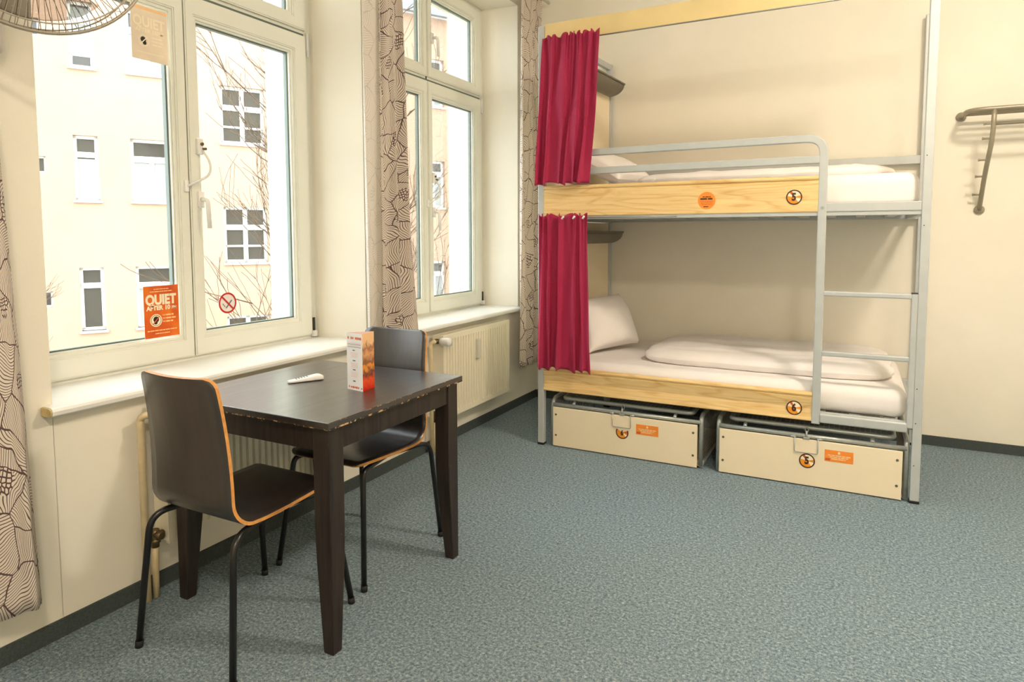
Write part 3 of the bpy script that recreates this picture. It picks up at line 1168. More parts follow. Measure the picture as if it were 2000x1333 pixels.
for k in range(3):
    a0 = radians(158 + 120 * k)

    def bl(s, t):
        r = .038 + t * .205
        a = a0 + (s - .5) * (1.05 + .65 * t - .25 * t * t) + .35 * t
        rr = r * (1 - .05 * (2 * s - 1) ** 2 * t)
        return fc + (e1 * cos(a) + e2 * sin(a)) * rr + ax * (-.035 + .045 * (s - .5))
    solid(MB().grid(bl, 12, 8).build('blade', 'fan_blade', fan), .002)

# ================================================================== TABLE
tx0, tx1, ty0, ty1 = .120, .888, 1.578, 2.346
tab = empty('dining_table', ((tx0 + tx1) / 2, (ty0 + ty1) / 2, 0))
tag(tab, 'square black-brown wooden table with worn scratched edges', 'table')
MB().rbox(tx0, tx1, ty0, ty1, .727, .750, .003).build('tabletop', 'table_wood', tab, fix=True)
i1, i2 = .022, .042
for nm, b4 in (('x', (tx1 - i2, tx1 - i1, ty0 + .05, ty1 - .05)), ('x', (tx0 + i1, tx0 + i2, ty0 + .05, ty1 - .05)), ('y', (tx0 + .05, tx1 - .05, ty0 + i1, ty0 + i2)), ('y', (tx0 + .05, tx1 - .05, ty1 - i2, ty1 - i1))):
    ap = MB().rbox(*b4, .648, .728, .002).build('apron', 'leg_wood', tab, fix=True)
    if nm == 'x' and b4[0] > .5:
        pass
MB().box(tx1 - .004, tx1 + .0005, ty0 + .004, ty1 - .004, .7272, .7325).build('chipped_edge', 'worn', tab)
MB().box(tx1 - .004, tx1 - .0004, ty0 + .004, ty1 - .004, .746, .7496).build('worn_rim', 'worn', tab)
MB().box(tx0 + .02, tx1 - .004, ty0 - .0005, ty0 + .004, .7272, .7310).build('chipped_edge', 'worn', tab)
for sx, sy in ((0, 0), (0, 1), (1, 0), (1, 1)):
    ox = (tx0 + .016) if sx == 0 else (tx1 - .016)
    oy = (ty0 + .016) if sy == 0 else (ty1 - .016)
    dx, dy = (1 if sx == 0 else -1), (1 if sy == 0 else -1)
    lg = MB()
    for z, s in ((0, .040), (.30, .062), (.40, .066), (.728, .066)):
        lg.v += [Vector((ox, oy, z)), Vector((ox + dx * s, oy, z)), Vector((ox + dx * s, oy + dy * s, z)), Vector((ox, oy + dy * s, z))]
    for k in range(3):
        for q in range(4):
            r = (q + 1) % 4
            lg.face((4 * k + q, 4 * k + r, 4 * k + 4 + r, 4 * k + 4 + q))
    lg.face((0, 1, 2, 3)), lg.face((12, 13, 14, 15))
    l = lg.build('leg', 'leg_wood', tab, fix=True)
    md = l.modifiers.new('bevel', 'BEVEL')
    md.width = .003
    md.segments = 2


# ================================================================== CHAIRS
def make_chair(loc, label):
    root = empty('dining_chair', (0, 0, 0))
    tag(root, label, 'chair', None)
    # side profile of the bent plywood shell, from the seat front to the back top (y, z)
    prof = []
    for k in range(5):
        a = radians(60 - 60 * k / 4 * 1.0)
        prof.append((.205 + .022 * sin(a) - .004, .448 - .022 * (1 - cos(a)) + .012))
    prof += [(.10, .456), (.0, .449), (-.09, .446)]
    for k in range(1, 9):
        a = radians(98 * k / 9)
        prof.append((-.125 - .085 * sin(a), .446 + .085 * (1 - cos(a))))
    n0 = len(prof)
    y_, z_ = prof[-1]
    for k in range(1, 9):
        s = k / 8
        prof.append((y_ - .012 * s - .040 * s * s, z_ + (.903 - z_) * s))
    L = [0]
    for a, b in zip(prof, prof[1:]):
        L.append(L[-1] + math.hypot(b[0] - a[0], b[1] - a[1]))
    tot = L[-1]
    T = .011

    def width(s):
        # half width along the developed shell
        w0 = .192 if s < .35 else .192 - (s - .35) / .65 * .024
        for e, r in ((s * tot, .05), ((1 - s) * tot, .035)):
            if e < r:
                w0 -= r - math.sqrt(max(0, r * r - (r - e) ** 2))
        return w0
    sh = MB()
    NU = 12
    rows_ = []
    fine = []
    for e in (0, .004, .012, .025):
        fine.append(e / tot)
    fine += [l_ / tot for l_ in L if .03 < l_ < tot - .03] + [1 - .028 / tot, 1 - .016 / tot, 1 - .007 / tot, 1]

    def at(s):
        d = s * tot
        for k in range(len(L) - 1):
            if d <= L[k + 1] + 1e-9:
                q = (d - L[k]) / (L[k + 1] - L[k])
                a, b = prof[k], prof[k + 1]
                y, z = a[0] + (b[0] - a[0]) * q, a[1] + (b[1] - a[1]) * q
                t = Vector((0, b[0] - a[0], b[1] - a[1])).normalized()
                return Vector((0, y, z)), Vector((0, t.z, -t.y)) * -1
        return Vector((0, *prof[-1])), Vector((0, 1, 0))
    for s in fine:
        p, nr = at(s)
        if nr.z < 0 or (s > .6 and nr.y < 0):
            nr = -nr
        w0 = width(s)
        cv = .022 * max(0, (s - .45) / .55)      # the back is slightly dished
        ra_, rb_ = [], []
        for i in range(NU + 1):
            x = (2 * i / NU - 1) * w0
            q = p + Vector((x, 0, 0)) + nr * cv * ((x / .17) ** 2)
            ra_.append(len(sh.v))
            sh.v.append(q + nr * T / 2)
            rb_.append(len(sh.v))
            sh.v.append(q - nr * T / 2)
        rows_.append((ra_, rb_))
    for (a, b_), (c, d) in zip(rows_, rows_[1:]):
        for i in range(NU):
            sh.face((a[i], a[i + 1], c[i + 1], c[i]), 0, True)
            sh.face((b_[i], d[i], d[i + 1], b_[i + 1]), 0, True)
        sh.face((a[0], c[0], d[0], b_[0]), 1)
        sh.face((a[NU], b_[NU], d[NU], c[NU]), 1)
    for (a, b_) in (rows_[0], rows_[-1]):
        for i in range(NU):
            sh.face((a[i], a[i + 1], b_[i + 1], b_[i]), 1)
    so = sh.build('seat_shell', ['shell', 'edge_ply'], root, fix=True)
    so['label'] = 'one-piece bent plywood seat and back with an orange bare edge'
    for sx in (-1, 1):
        rear = fillet([(sx * .135, .0, .431), (sx * .192, -.215, .431), (sx * .218, -.256, .0)], .060, 8)
        MB().tube(rear, .0105, 12).tube([(sx * .2175, -.255, .0), (sx * .2168, -.253, .022)], .0125, 12, 1).build('leg', ['black_tube', 'rubber'], root)
        front = fillet([(sx * .135, .0, .431), (sx * .176, .200, .431), (sx * .218, .256, .0)], .030, 8)
        MB().tube(front, .0105, 12).tube([(sx * .2175, .255, .0), (sx * .2168, .253, .022)], .0125, 12, 1).build('leg', ['black_tube', 'rubber'], root)
    for yy, hw in ((-.09, .159), (.09, .154)):
        MB().tube([(-hw, yy, .431), (hw, yy, .431)], .0095, 10).build('cross_bar', 'black_tube', root)
    root.location = loc
    return root


ch = make_chair((.50, 1.60, 0), 'black-brown plywood chair turned with its back to the fan curtain')
ch2 = copy_tree(ch)
ch2.location = (.49, 2.19, 0)
ch2.rotation_euler = (0, 0, pi)
tag(ch2, 'black-brown plywood chair pushed under the table next to the pier curtain', 'chair', None)

# ================================================================== ON THE TABLE
A, B, C = Vector((.630, 1.955, .7502)), Vector((.713, 1.943, .7502)), Vector((.702, 2.022, .7502))
h = Vector((0, 0, .211))
mc = MB()
mc.quad(A, B, B + h, A + h, 0)
mc.quad(B, C, C + h, B + h, 1)
mc.quad(C, A, A + h, C + h, 0)
sh_ = (A + B + C) / 3
for P, Q in ((A, B), (B, C), (C, A)):       # inner faces give the card its thickness
    p2, q2 = P.lerp(sh_, .02), Q.lerp(sh_, .02)
    mc.quad(q2, p2, p2 + h, q2 + h, 2)
    mc.quad(P + h, Q + h, q2 + h, p2 + h, 2)
m, W, H = frame_at(A, B, A + h)
for k in range(9):
    if k in (1, 4):
        continue
    bar(mc, m, .006 + k * .0082, .0125 + k * .0082, H - .018, .008 if k % 2 else .0095, 3)
for k, z in enumerate((.036, .041, .046, .051)):
    greek(mc, m, .006, W - .006, H - z, .0018, (5, 4)[k % 2], 50 + k)
for k, zc in enumerate((.078, .116, .150)):
    greek(mc, m, W * .38, W * .56, H - zc + .015, .004, 6, 60 + k)
    for q in range(4):
        greek(mc, m, W * (.24 + .03 * (q % 3)), W * (.72 - .03 * (q % 2)), H - zc + .005 - q * .005, .0022, 5, 70 + 4 * k + q)
greek(mc, m, W * .38, W * .60, .034, .005, 6, 90)
bar(mc, m, W * .10, W * .16, .012, .007, 3)
for k in range(5):
    bar(mc, m, W * (.24 + k * .11), W * (.32 + k * .11), .011, .006 + .002 * (k % 2), 3)
fdisc(mc, m, W * .93, .010, .003, 6, .0006)
tag(mc.build('menu_card', ['paper_white', 'photo', 'pink_ink', 'deep_orange_ink', 'grey_ink', 'pink_ink', 'grey_ink'], loc=tuple(sh_)),
    'three-sided white and orange cardboard menu stand on the dark table', 'menu card')

r0, r1 = Vector((.362, 1.921, .7502)), Vector((.428, 2.040, .7502))
dr = (r1 - r0)
LR = dr.length
dr.normalize()
sd = Vector((dr.y, -dr.x, 0))
rem = empty('remote_control', tuple((r0 + r1) / 2))
tag(rem, 'small white wedge-shaped remote control lying on the dark table', 'remote control')


def remf(s, t):
    a = 2 * pi * s
    x = t * LR
    hw = .021 * (.72 + .34 * t) * (1 - max(0, (t - .86) / .14) ** 2 * .45) * (1 - max(0, (.08 - t) / .08) ** 2 * .4)
    hh = .0045 + .0085 * t * (1 - max(0, (t - .8) / .2) ** 2 * .6)
    ca, sa = cos(a), sin(a)
    px = math.copysign(abs(ca) ** .5, ca) * hw
    pz = math.copysign(abs(sa) ** .6, sa) * hh
    return r0 + dr * x + sd * px + Vector((0, 0, pz + hh))


rb = MB().grid(remf, 24, 16, closed_u=True)
rb.face(range(24), 0), rb.face([24 * 16 + i for i in reversed(range(24))], 0)
rbo = rb.build('body', 'paper_white', rem, fix=True)
for k in range(5):
    t = .24 + .075 * k
    z = 2 * (.0045 + .0085 * t)
    for s in (-1, 1):
        c_ = r0 + dr * (t * LR) + sd * (.006 * s) + Vector((0, 0, z - .0012))
        MB().disc(c_, (0, 0, 1), .0032, .0022, 10).build('button', 'grey_ink', rem)


# ================================================================== BUNK BED
bed = empty('bunk_bed', (1.57, 4.32, 0))
tag(bed, 'silver-grey metal bunk bed with honey wood side boards and ladder', 'bunk bed')
PT = 2.575
RY = 4.845
LX, LX2, RX, RX2 = .542, .582, 2.557, 2.597          # front posts
BLX, BRX = .605, 2.617                               # rear posts (left edges)


def post(x0, y0, z1, name='post'):
    p_ = MB().rbox(x0, x0 + .040, y0, y0 + .040, .012, z1, .004).build(name, 'grey_metal', bed, fix=True)
    MB().rbox(x0 - .002, x0 + .042, y0 - .002, y0 + .042, 0, .014, .003).build('foot_cap', 'rubber', p_, fix=True)
    return p_


post(LX, BY, PT)
rp = post(RX, BY, PT + .02)
post(BLX, RY, PT)
post(BRX, RY, PT + .06)
for zz in (.57, 1.36, 1.69, .19, .40):
    MB().disc((RX + .012, BY, zz), (0, -1, 0), .0028, .0015, 8).build('screw', 'groove', rp)

# front boards with a rounded bead along the top
for z0, z1, name in ((.352, .503, 'lower'), (1.432, 1.616, 'upper')):
    bd = MB()
    zb = z1 - .024
    bd.prism([(BY + .022, z0), (BY + .002, z0), (BY, z0 + .004), (BY + (.010 if name == 'lower' else 0), (z0 + zb) / 2), (BY, zb - .006), (BY + .005, zb), (BY - .003, zb + .005), (BY - .005, zb + .012), (BY - .002, z1 - .004), (BY + .006, z1), (BY + .022, z1)], 0, LX2, 2.108)
    bo = bd.build('side_board', 'board_wood', bed, fix=True)

    def badge(mb_dig, cx, cz, y, parent, cut=False):
        mm, _, _ = frame_at((cx, y, cz), (cx + 1, y, cz), (cx, y, cz + 1))
        p_ = MB()
        R_ = .0385
        if cut:          # upper part torn away
            p_.disc((cx, y + .0012, cz), (0, -1, 0), R_, .0012, 32, 1)
            p_.v, p_.f, p_.mi, p_.sm, p_.uv = [], [], [], [], {}
            a0, a1 = pi * .83, pi * 2.13
        else:
            p_.disc((cx, y + .001, cz), (0, -1, 0), R_, .0012, 32, 0)
            a0, a1 = 0, 2 * pi
        fdisc(p_, mm, 0, 0, R_ * .9, 0 if not cut else 1, .0006, a0, a1)
        if not cut:
            fdisc(p_, mm, 0, 0, R_ * .9, 1, .0008, pi * .93, pi * 1.72)
            fdisc(p_, mm, 0, 0, R_ * .9, 3, .0008, pi * .60, pi * .74)
            fdisc(p_, mm, 0, 0, R_ * .9, 1, .0008, -pi * .06, pi * .10)
        else:
            fdisc(p_, mm, 0, 0, R_ * .9, 3, .0008, pi * 1.97, pi * 2.10)
            fdisc(p_, mm, 0, 0, R_ * .9, 0, .0008, pi * 1.72, pi * 1.88)
        fdisc(p_, mm, 0, 0, R_, 2, .0010, a0, a1, r_in=R_ * .84, n=40)
        p_.text(mb_dig, .052 if not cut else .040, mm @ Matrix.Translation((-.001, 0 if not cut else -.004, .0014)), 2, .055, .8)
        q = p_.build('number_badge', ['cream_ink', 'orange_ink', 'dark_brown_ink', 'deep_orange_ink'], parent)
        q['label'] = 'round orange and white badge numbered ' + mb_dig
        return q
    if name == 'upper':
        c_ = on(1551, 385.5, 1, BY - .002)
        badge('5', c_.x, c_.z, BY - .001, bo)
        c_ = on(1380, 392, 1, BY - .002)
        mm, _, _ = frame_at((c_.x, BY - .001, c_.z), (c_.x + 1, BY - .001, c_.z), (c_.x, BY - .001, c_.z + 1))
        p_ = MB().disc((c_.x, BY, c_.z), (0, -1, 0), .047, .0012, 32)
        for k, (yy, hw, hh) in enumerate(((.020, .022, .005), (.009, .034, .009), (-.004, .034, .003), (-.013, .032, .003), (-.021, .028, .003), (-.033, .016, .005))):
            greek(p_, mm, -hw, hw, yy, hh, 1 if k in (0, 1, 5) else 2, 100 + k)
        p_.build('round_sticker', ['bright_orange_ink', 'dark_brown_ink', 'deep_orange_ink'], bo)['label'] = 'round orange sticker with small print'
    else:
        c_ = on(1551, 797, 1, BY + .004)
        badge('6', c_.x, c_.z, BY + .004, bo)
# header board the curtain hangs from
MB().rbox(LX2, RX, BY + .004, BY + .024, 2.470, 2.583, .004).build('header_board', 'header_wood', bed, fix=True)
# metal bed rails
fr = MB().rbox(LX2, RX, BY + .006, BY + .036, 1.412, 1.434, .002)
fr.rbox(2.14, RX, BY + .001, BY + .036, 1.432, 1.476, .003)
fr.rbox(BLX + .04, BRX, RY - .0, RY + .03, 1.412, 1.47, .003)
fr.rbox(LX2 - .03, LX2 + .0, BY + .04, RY, 1.412, 1.46, .003).rbox(RX, RX + .03, BY + .04, RY, 1.412, 1.46, .003)
fr.build('upper_bed_frame', 'grey_metal', bed, fix=True)
fr = MB().rbox(LX2, RX, BY + .024, BY + .045, .36, .40, .003).rbox(BLX + .04, BRX, RY, RY + .03, .36, .41, .003)
fr.rbox(LX2 - .03, LX2, BY + .04, RY, .36, .40, .003).rbox(RX, RX + .03, BY + .04, RY, .36, .40, .003)
fr.build('lower_bed_frame', 'grey_metal', bed, fix=True)
for zz, nm in ((1.425, 'u'), (.385, 'l')):
    for k in range(12):
        x = .70 + k * .158
        MB().box(x, x + .05, BY + .036, RY + .005, zz, zz + .012).build('slat', 'grey_metal', bed)
# guard rail, curving down into the ladder stile
gy = BY - .004
pts = fillet([(LX2 - .005, gy + .015, 1.803), (2.128, gy + .015, 1.803), (2.128, gy + .015, .342)], .085, 10)
MB().rtube(pts, .028, .040, up=(0, 0, 1)).build('guard_rail', 'grey_metal', bed, fix=True)
MB().rbox(LX2 - .004, 2.112, gy + .002, gy + .028, 1.676, 1.715, .004).build('guard_bar', 'grey_metal', bed, fix=True)
MB().rbox(BLX + .038, BRX + .002, RY + .004, RY + .028, 1.748, 1.800, .004).build('rear_guard_bar', 'grey_metal', bed, fix=True)
st = MB().rbox(2.531, 2.5575, BY - .002, BY + .028, .372, 1.034, .004).build('ladder_stile', 'grey_metal', bed, fix=True)
MB().rbox(2.530, 2.558, BY - .003, BY + .029, 1.030, 1.036, .002).build('stile_cap', 'groove', st, fix=True)
for zz in (1.018, .710):
    MB().rbox(2.146, 2.533, BY - .002, BY + .026, zz - .013, zz + .013, .006, 3).build('rung', 'grey_metal', bed, fix=True)
MB().rbox(2.146, 2.534, BY - .010, BY + .034, .350, .398, .008, 3).build('step', 'grey_metal', bed, fix=True)
MB().disc((2.128, gy + .001, 1.452), (0, -1, 0), .008, .003, 12).build('bolt', 'galv', bed)
# head end: panel between the left posts and two curved shelves
hp = MB()
hp.prism([(LX2 - .028, BY + .04), (LX2 - .016, BY + .04), (BLX + .026, RY), (BLX + .014, RY)], 2, 1.44, 2.50)
hp.prism([(LX2 - .028, BY + .04), (LX2 - .016, BY + .04), (BLX + .026, RY), (BLX + .014, RY)], 2, .40, 1.405)
hp.build('head_panel', 'panel_cream', bed, fix=True)
for zz in (2.553, 1.43):
    hr = MB().prism([(LX2 - .036, BY + .03), (LX2 - .006, BY + .03), (BLX + .035, RY + .01), (BLX + .005, RY + .01)], 2, zz - .02, zz + .02)
    hr.build('head_rail', 'grey_metal', bed, fix=True)
for zz in (2.400, 1.335):
    sp = []
    for k in range(9):
        a = radians(90 * k / 8)
        sp.append((.11 * sin(a), -.075 * cos(a)))
    sh_ = MB()

    def sf(s, t, zz=zz, sp=sp):
        k = round(t * 8)
        yy = 3.98 + s * .80
        xp = .600 + (yy - BY) * .055
        return (xp + sp[k][0], yy, zz + sp[k][1])
    sh_.grid(sf, 8, 8)
    so = sh_.build('shelf', 'grey_metal_dark', bed)
    so['label'] = 'curved grey metal shelf on the head panel'
    solid(so, .004)
    rim = MB()
    for yy in (3.98, 4.78):
        xp = .600 + (yy - BY) * .055
        rim.prism([(xp + a, zz + b) for a, b in sp] + [(xp, zz)], 1, yy - .003, yy + .003)
    rim.rtube([(.600 + (3.98 - BY) * .055 + .112, 3.977, zz + .004), (.600 + (4.78 - BY) * .055 + .112, 4.783, zz + .004)], .012, .012, c=.002)
    rim.build('shelf_end', 'grey_metal_dark', so, fix=True)


# mattresses
def mattress(z0, z1, x1, label):
    y0, y1, x0 = BY + .038, RY - .012, LX2 + .075
    bm = bmesh.new()
    bmesh.ops.create_cube(bm, size=1)
    for v in bm.verts:
        v.co = Vector(((x0 + x1) / 2 + v.co.x * (x1 - x0), (y0 + y1) / 2 + v.co.y * (y1 - y0), (z0 + z1) / 2 + v.co.z * (z1 - z0)))
    bmesh.ops.bevel(bm, geom=[e for e in bm.edges], offset=.060, segments=6, profile=.5, affect='EDGES')
    mb = MB().bm(bm, 0, True)
    o_ = mb.build('mattress', 'sheet', loc=((x0 + x1) / 2, (y0 + y1) / 2, z0), fix=True)
    tag(o_, label, 'mattress', None)
    return o_


mattress(1.440, 1.622, 2.553, 'white sheeted mattress on the upper bunk')
mattress(.398, .545, 2.540, 'white sheeted mattress on the lower bunk')


def fbm(x, y, z):
    return noise.noise((x, y, z)) + .5 * noise.noise((2.1 * x, 2.1 * y, 2.1 * z + 7)) + .25 * noise.noise((4.3 * x, 4.3 * y, z + 3))


def duvet(x0, x1, y0, y1, z0, hgt, seed, label):
    cx, cy, hx, hy = (x0 + x1) / 2, (y0 + y1) / 2, (x1 - x0) / 2, (y1 - y0) / 2

    def fn(s, t, sign=1):
        u, v = 2 * s - 1, 2 * t - 1
        u, v = math.copysign(1 - (1 - abs(u)) ** 1.6, u), math.copysign(1 - (1 - abs(v)) ** 1.6, v)
        m_ = max(abs(u), abs(v))
        k = 1 if m_ < 1e-6 else m_ / (abs(u) ** 7 + abs(v) ** 7) ** (1 / 7)     # rounded corners
        x = cx + u * hx * k + .018 * fbm(v * 2.5, seed, 1) * abs(u) ** 3
        y = cy + v * hy * k + .02 * fbm(u * 3, seed, 5) * abs(v) ** 3
        e = math.sqrt(max(0, 1 - m_ ** 9))
        w_ = fbm(x * 2.0 + seed, y * 8, seed) * .016 + fbm(x * 7, y * 3, seed + 9) * .006
        fold = .016 * math.exp(-((v - .05 - .12 * sin(u * 2 + seed)) / .07) ** 2)
        if sign > 0:
            return (x, y, z0 + hgt * .42 + hgt * .58 * e + (w_ - fold) * e)
        return (x, y, z0 + hgt * .42 - hgt * .42 * min(1, 1.6 * e))
    mb = MB().grid(lambda s, t: fn(s, t, 1), 84, 44).grid(lambda s, t: fn(s, t, -1), 84, 44)
    o_ = mb.build('duvet', 'sheet', loc=(cx, cy, z0))
    return tag(o_, label, 'duvet', None)


duvet(1.13, 2.485, 3.965, 4.82, .5455, .085, 2.0, 'white folded duvet lying on the lower bunk')
duvet(1.06, 2.46, 4.02, 4.82, 1.6225, .070, 6.0, 'white folded duvet lying on the upper bunk')


def pillow(loc, rot, hx, hy, th, seed, label, spin=0):
    rm = Matrix.Rotation(rot[2], 4, 'Z') @ Matrix.Rotation(rot[1], 4, 'Y') @ Matrix.Rotation(rot[0], 4, 'X') @ Matrix.Rotation(spin, 4, 'Z')
    mb = MB()
    for sg in (1, -1):
        def fn(s, t):
            u, v = 2 * s - 1, 2 * t - 1
            pin = 1 - .10 * (1 - abs(u) ** 3) * abs(v) ** 4
            pin2 = 1 - .10 * (1 - abs(v) ** 3) * abs(u) ** 4
            x, y = u * hx * pin2, v * hy * pin
            e = max(0, (1 - u * u) * (1 - v * v))
            z = sg * th * e ** .40 * (1 + .10 * fbm(x * 6 + seed, y * 6, seed) + .05 * sin(14 * y + 6 * x * x))
            return tuple(rm @ Vector((x, y, z)) + Vector(loc))
        mb.grid(fn, 36, 36)
    o_ = mb.build('pillow', 'sheet', loc=loc, fix=True)
    return tag(o_, label, 'pillow', None)


pillow((.800, 4.28, .732), (radians(-4), radians(60), radians(-34)), .19, .235, .125, 1.3, 'white plump pillow leaning on the head end of the lower bunk', radians(6))
pillow((.840, 4.36, 1.755), (0, radians(28), radians(-8)), .20, .30, .080, 4.1, 'white pillow at the head end of the upper bunk')


# bed curtains
def bed_curtain(ztop, zbot, tl, tr, bl, br, y0, folds, seed, label):
    rnd = random.Random(seed)
    jit = [rnd.uniform(-.5, .5) for _ in range(20)]

    def fn(s, t):
        z = ztop + (zbot - ztop) * t
        l, r = tl + (bl - tl) * t, tr + (br - tr) * t ** 1.4
        # soft folds of unequal width that wander and merge on the way down
        w_ = s + .050 * sin(2 * pi * s * 1.4 + seed) + .022 * sin(2 * pi * s * 3.1 + seed * 2 + 1.6 * t)
        q = 2 * pi * folds * w_
        top = math.exp(-t * 6)
        big = sin(q + .8 * sin(2.4 * t + seed))
        big = big * (1 - .25 * big * big)
        y = y0 - (.017 + .012 * t) * big * (.75 + .35 * sin(seed + 7 * s)) - .009 * (1 - top) * sin(q * .47 + 2.2 * t + seed)
        y -= .008 * top * sin(2.6 * q + seed) + .004 * sin(9 * t + 13 * s)
        x = l + (r - l) * s + .014 * sin(q + 1.2) * min(1, 6 * s, 6 * (1 - s)) * (.5 + .5 * t)
        zz = z + .010 * top * sin(q * 1.5 + seed) * (1 - t) - .006 * t ** 8 * sin(q + 1.0) - .006 * t ** 6 * sin(q * .4)
        return (x, y, zz)
    o_ = MB().grid(fn, 110, 50, lambda s, t: (s * .9, t * .9)).build('bed_curtain', 'red', loc=((bl + br) / 2, y0, zbot))
    solid(o_, .003)
    return tag(o_, label, 'curtain', None)


bc1 = bed_curtain(2.488, 1.622, .600, .955, .553, .892, BY - .054, 6.0, 1, 'burgundy curtain gathered at the head end of the upper bunk')
bc2 = bed_curtain(1.438, .500, .572, .888, .562, .915, BY - .054, 5.0, 5, 'burgundy curtain gathered at the head end of the lower bunk')
for i, (zr, x1) in enumerate(((2.462, RX), (1.420, 1.4))):
    r_ = MB().tube([(LX2, BY - .020, zr), (x1, BY - .020, zr)], .004, 8)
    r_.build('curtain_wire', 'wire', bed)
for dx in (.04, .11, .17):
    MB().tube([(.70 + dx, BY - .088, 1.412), (.712 + dx, BY - .092, 1.428)], .006, 8).build('curtain_hook', 'paper_white', bc2)


# ================================================================== LOCKER CRATES UNDER THE BED
def crate(x0, x1, num, label, torn):
    c = empty('locker_crate', ((x0 + x1) / 2, BY + .3, 0))
    tag(c, label, 'locker', None)
    yf, yr = BY + .018, BY + .78
    zt = .300
    R_ = .0125
    fp_ = MB().rbox(x0 + .004, x1 - .018, yf - .012, yf, .006, .250, .002).build('front_panel', 'panel_cream', c, fix=True)
    for sx in (x0 + .024, x1 - .040):
        for sz in (.075, .205):
            MB().disc((sx, yf - .011, sz), (0, -1, 0), .0065, .003, 10).build('screw', 'screw', fp_)
    for sx in (x0 - .004, x1 - .001):
        MB().tube(fillet([(sx, yf + .010, .016), (sx, yf + .010, zt), (sx, yr, zt)], .06, 8), R_, 10).tube([(sx, yf + .010, .016), (sx, yr, .016)], R_, 10).build('side_frame', 'galv', c)
    MB().tube([(x0, yf + .006, .264), (x1, yf + .006, .264)], R_ * .95, 10).build('cross_tube', 'galv', c)
    MB().tube([(x0, yr, zt), (x1, yr, zt)], R_, 10).build('rear_tube', 'galv', c)
    lid = MB().tube(fillet([(x0 + .055, yr - .02, .318), (x0 + .055, yf + .040, .300), (x1 - .055, yf + .040, .300), (x1 - .055, yr - .02, .318)], .035, 6), R_, 10).build('lid_frame', 'galv', c)
    wm = MB()
    x = x0 + .065
    while x < x1 - .06:
        wm.tube([(x, yf + .045, .303), (x, yr - .02, .320)], .0014, 4)
        x += .024
    y = yf + .06
    while y < yr - .02:
        wm.tube([(x0 + .056, y, .303 + (y - yf) * .02), (x1 - .056, y, .303 + (y - yf) * .02)], .0014, 4)
        y += .024
    w_ = wm.build('lid_mesh', 'wire', lid)
    w_['kind'] = 'stuff'
    for nm, sx in (('s', x0 - .004), ('s', x1 - .001)):
        wm = MB()
        y = yf + .035
        while y < yr:
            wm.tube([(sx, y, .016), (sx, y, zt)], .0014, 4)
            y += .024
        z = .035
        while z < zt:
            wm.tube([(sx, yf + .012, z), (sx, yr, z)], .0014, 4)
            z += .024
        w_ = wm.build('side_mesh', 'wire', c)
        w_['kind'] = 'stuff'
    bp = MB().box(x0 + .0, x1, yf + .01, yr, .012, .018).build('floor_tray', 'panel_cream', c)
    xm = (x0 + x1) / 2 - .005
    for sx in (x0 + .135, x1 - .150):
        MB().tube([(sx, yf + .002, .272), (sx, yf + .030, .286)], .010, 10).build('rubber_stop', 'galv', c)
    hs = MB().tube([(xm + (.008 * cos(a)), yf + .018 - .004, .296 + .015 * sin(a)) for a in [2 * pi * k / 12 for k in range(12)]], .003, 6, closed=True)
    hs.tube([(xm, yf - .004, .294), (xm, yf - .010, .256)], .005, 8).rbox(xm - .016, xm + .016, yf - .016, yf + .002, .250, .262, .003)
    hs.tube([(xm - .075, yf - .006, .258), (xm - .050, yf - .009, .257)], .007, 8).tube([(xm + .050, yf - .009, .257), (xm + .075, yf - .006, .258)], .007, 8)
    hs.build('hasp', 'galv', c, fix=True)
    MB().tube(fillet([(xm - .056, yf - .016, .257), (xm - .056, yf - .017, .180), (xm + .056, yf - .017, .180), (xm + .056, yf - .016, .257)], .010, 4), .0024, 8).build('handle_bail', 'galv', c)
    badge(num, xm + .004 if torn else xm + .006, .138 if not torn else .150, yf - .0125, fp_, torn)
    mm, W_, H_ = frame_at((xm + .088, yf - .0126, .152), (xm + .22, yf - .0126, .152), (xm + .088, yf - .0126, .212))
    sk = MB().quad(*[mm @ Vector(q) for q in ((0, 0, .0004), (W_, 0, .0004), (W_, H_, .0004), (0, H_, .0004))], mi=0)
    sk.box(xm + .088, xm + .22, yf - .0126, yf - .012, .152, .212)
    bar(sk, mm, W_ * .47, W_ * .54, H_ * .80, .012, 1)
    for k in range(3):
        greek(sk, mm, W_ * (.12 + .06 * k), W_ * (.90 - .08 * k), H_ * (.55 - .15 * k), .006, 2, 200 + k)
    bar(sk, mm, .004, W_ * .2, .010, .012, 3)
    sk.build('orange_label', ['bright_orange_ink', 'cream_ink', 'peach_ink', 'deep_orange_ink'], fp_)['label'] = 'orange rectangular label with small print'
    return c


crate(.640, 1.546, '6', 'wire locker crate with cream front and a torn badge numbered 6', True)
crate(1.645, 2.540, '5', 'wire locker crate with cream front and a round badge numbered 5', False)

# ================================================================== COAT RACK
rk = empty('coat_rack', (3.4, WY, 1.46))
tag(rk, 'brushed metal wall coat rack with hat shelf rails and pegs', 'coat rack')
d1, d2 = on(1877, 229, 1, WY), on(1912, 410, 1, WY)
YR = 4.64
a1, a2 = on(1945, 212, 1, YR), on(2000, 207, 1, YR)
zr = (a1.z + a2.z) / 2
XE = 4.15


def flange(x, z):
    MB().lathe([(0, 0), (0, .027), (.010, .027), (.017, .019), (.019, 0)], (x, WY, z), (0, -1, 0), 24).build('wall_flange', 'rack_metal', rk)


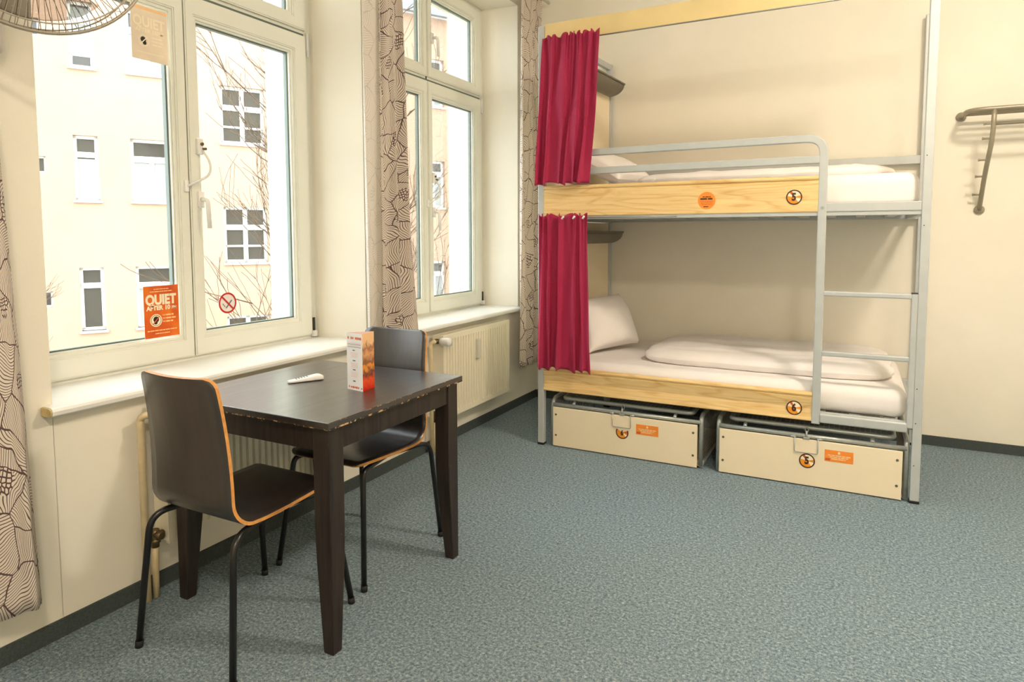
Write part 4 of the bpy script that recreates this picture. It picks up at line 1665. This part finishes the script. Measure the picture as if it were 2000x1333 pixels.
flange(d1.x, d1.z), flange(d2.x, d2.z), flange(XE + (a1.x - d1.x), d1.z), flange(XE - .05, d2.z)
MB().tube(fillet([(d1.x, WY - .01, d1.z), (d1.x + .005, YR, zr), (XE + .14, YR, zr), (XE + (a1.x - d1.x), WY - .01, d1.z)], .09, 10), .013, 12).build('front_rail', 'rack_metal', rk)
for k in range(3):
    yy = YR + .065 + .06 * k
    MB().tube([(d1.x + .004 * k, yy, zr + (d1.z - zr) * (yy - YR) / (WY - YR)), (XE + .14, yy, zr + (d1.z - zr) * (yy - YR) / (WY - YR))], .009, 10).build('shelf_rail', 'rack_metal', rk)
for x_top, xb in ((a1.x - .005, d2.x), (XE, XE - .05)):
    sp = fillet([(x_top, YR, zr), (x_top, YR + .02, zr - .16), (x_top - .015, YR + .10, zr - .34), (xb, WY - .045, d2.z + .06), (xb, WY - .01, d2.z)], .10, 8)
    hg = MB().tube(sp, .0125, 12)
    hg.build('hanger_arm', 'rack_metal', rk)
    if x_top < 3.5:
        for v in (239, 273, 310, 343.5, 375):
            zt = on(1925, v, 1, 4.72).z
            best = min(sp, key=lambda q: abs(q.z - zt))
            k = sp.index(best)
            o2 = sp[min(k + 1, len(sp) - 1)]
            s = 0 if abs(o2.z - best.z) < 1e-5 else max(0, min(1, (zt - best.z) / (o2.z - best.z)))
            q = best.lerp(o2, s)
            MB().tube([q, q + Vector((-.042, 0, 0))], .0055, 10).disc(q + Vector((-.040, 0, 0)), (-1, 0, 0), .0075, .006, 12).build('peg', 'rack_metal', rk)
q = on(1962, 240, 1, YR + .02)
MB().tube([(a1.x, YR + .01, q.z - .002), (XE, YR + .01, q.z - .002)], .0095, 10).build('hanging_rod', 'rack_metal', rk)


# ================================================================== CEILING LAMPS
def ceiling_lamp(x, y, label, where):
    r = empty('ceiling_lamp_%s_offscreen' % where, (x, y, CEIL))
    tag(r, label, 'lamp', None)
    MB().lathe([(0, 0), (0, .14), (.035, .14), (.045, .12), (.045, 0)], (x, y, CEIL), (0, 0, -1), 32).build('ceiling_plate', 'white_frame', r)
    MB().lathe([(.040, .165), (.06, .185), (.10, .18), (.135, .14), (.155, .08), (.16, 0)], (x, y, CEIL), (0, 0, -1), 32).build('glass_shade_%s_offscreen' % where, 'bulb', r)


ceiling_lamp(2.9, -.55, 'round frosted ceiling lamp farther from the bunk bed', 'rear')
ceiling_lamp(3.3, 2.6, 'round frosted ceiling lamp on the ceiling in front of the bunk bed', 'bed')
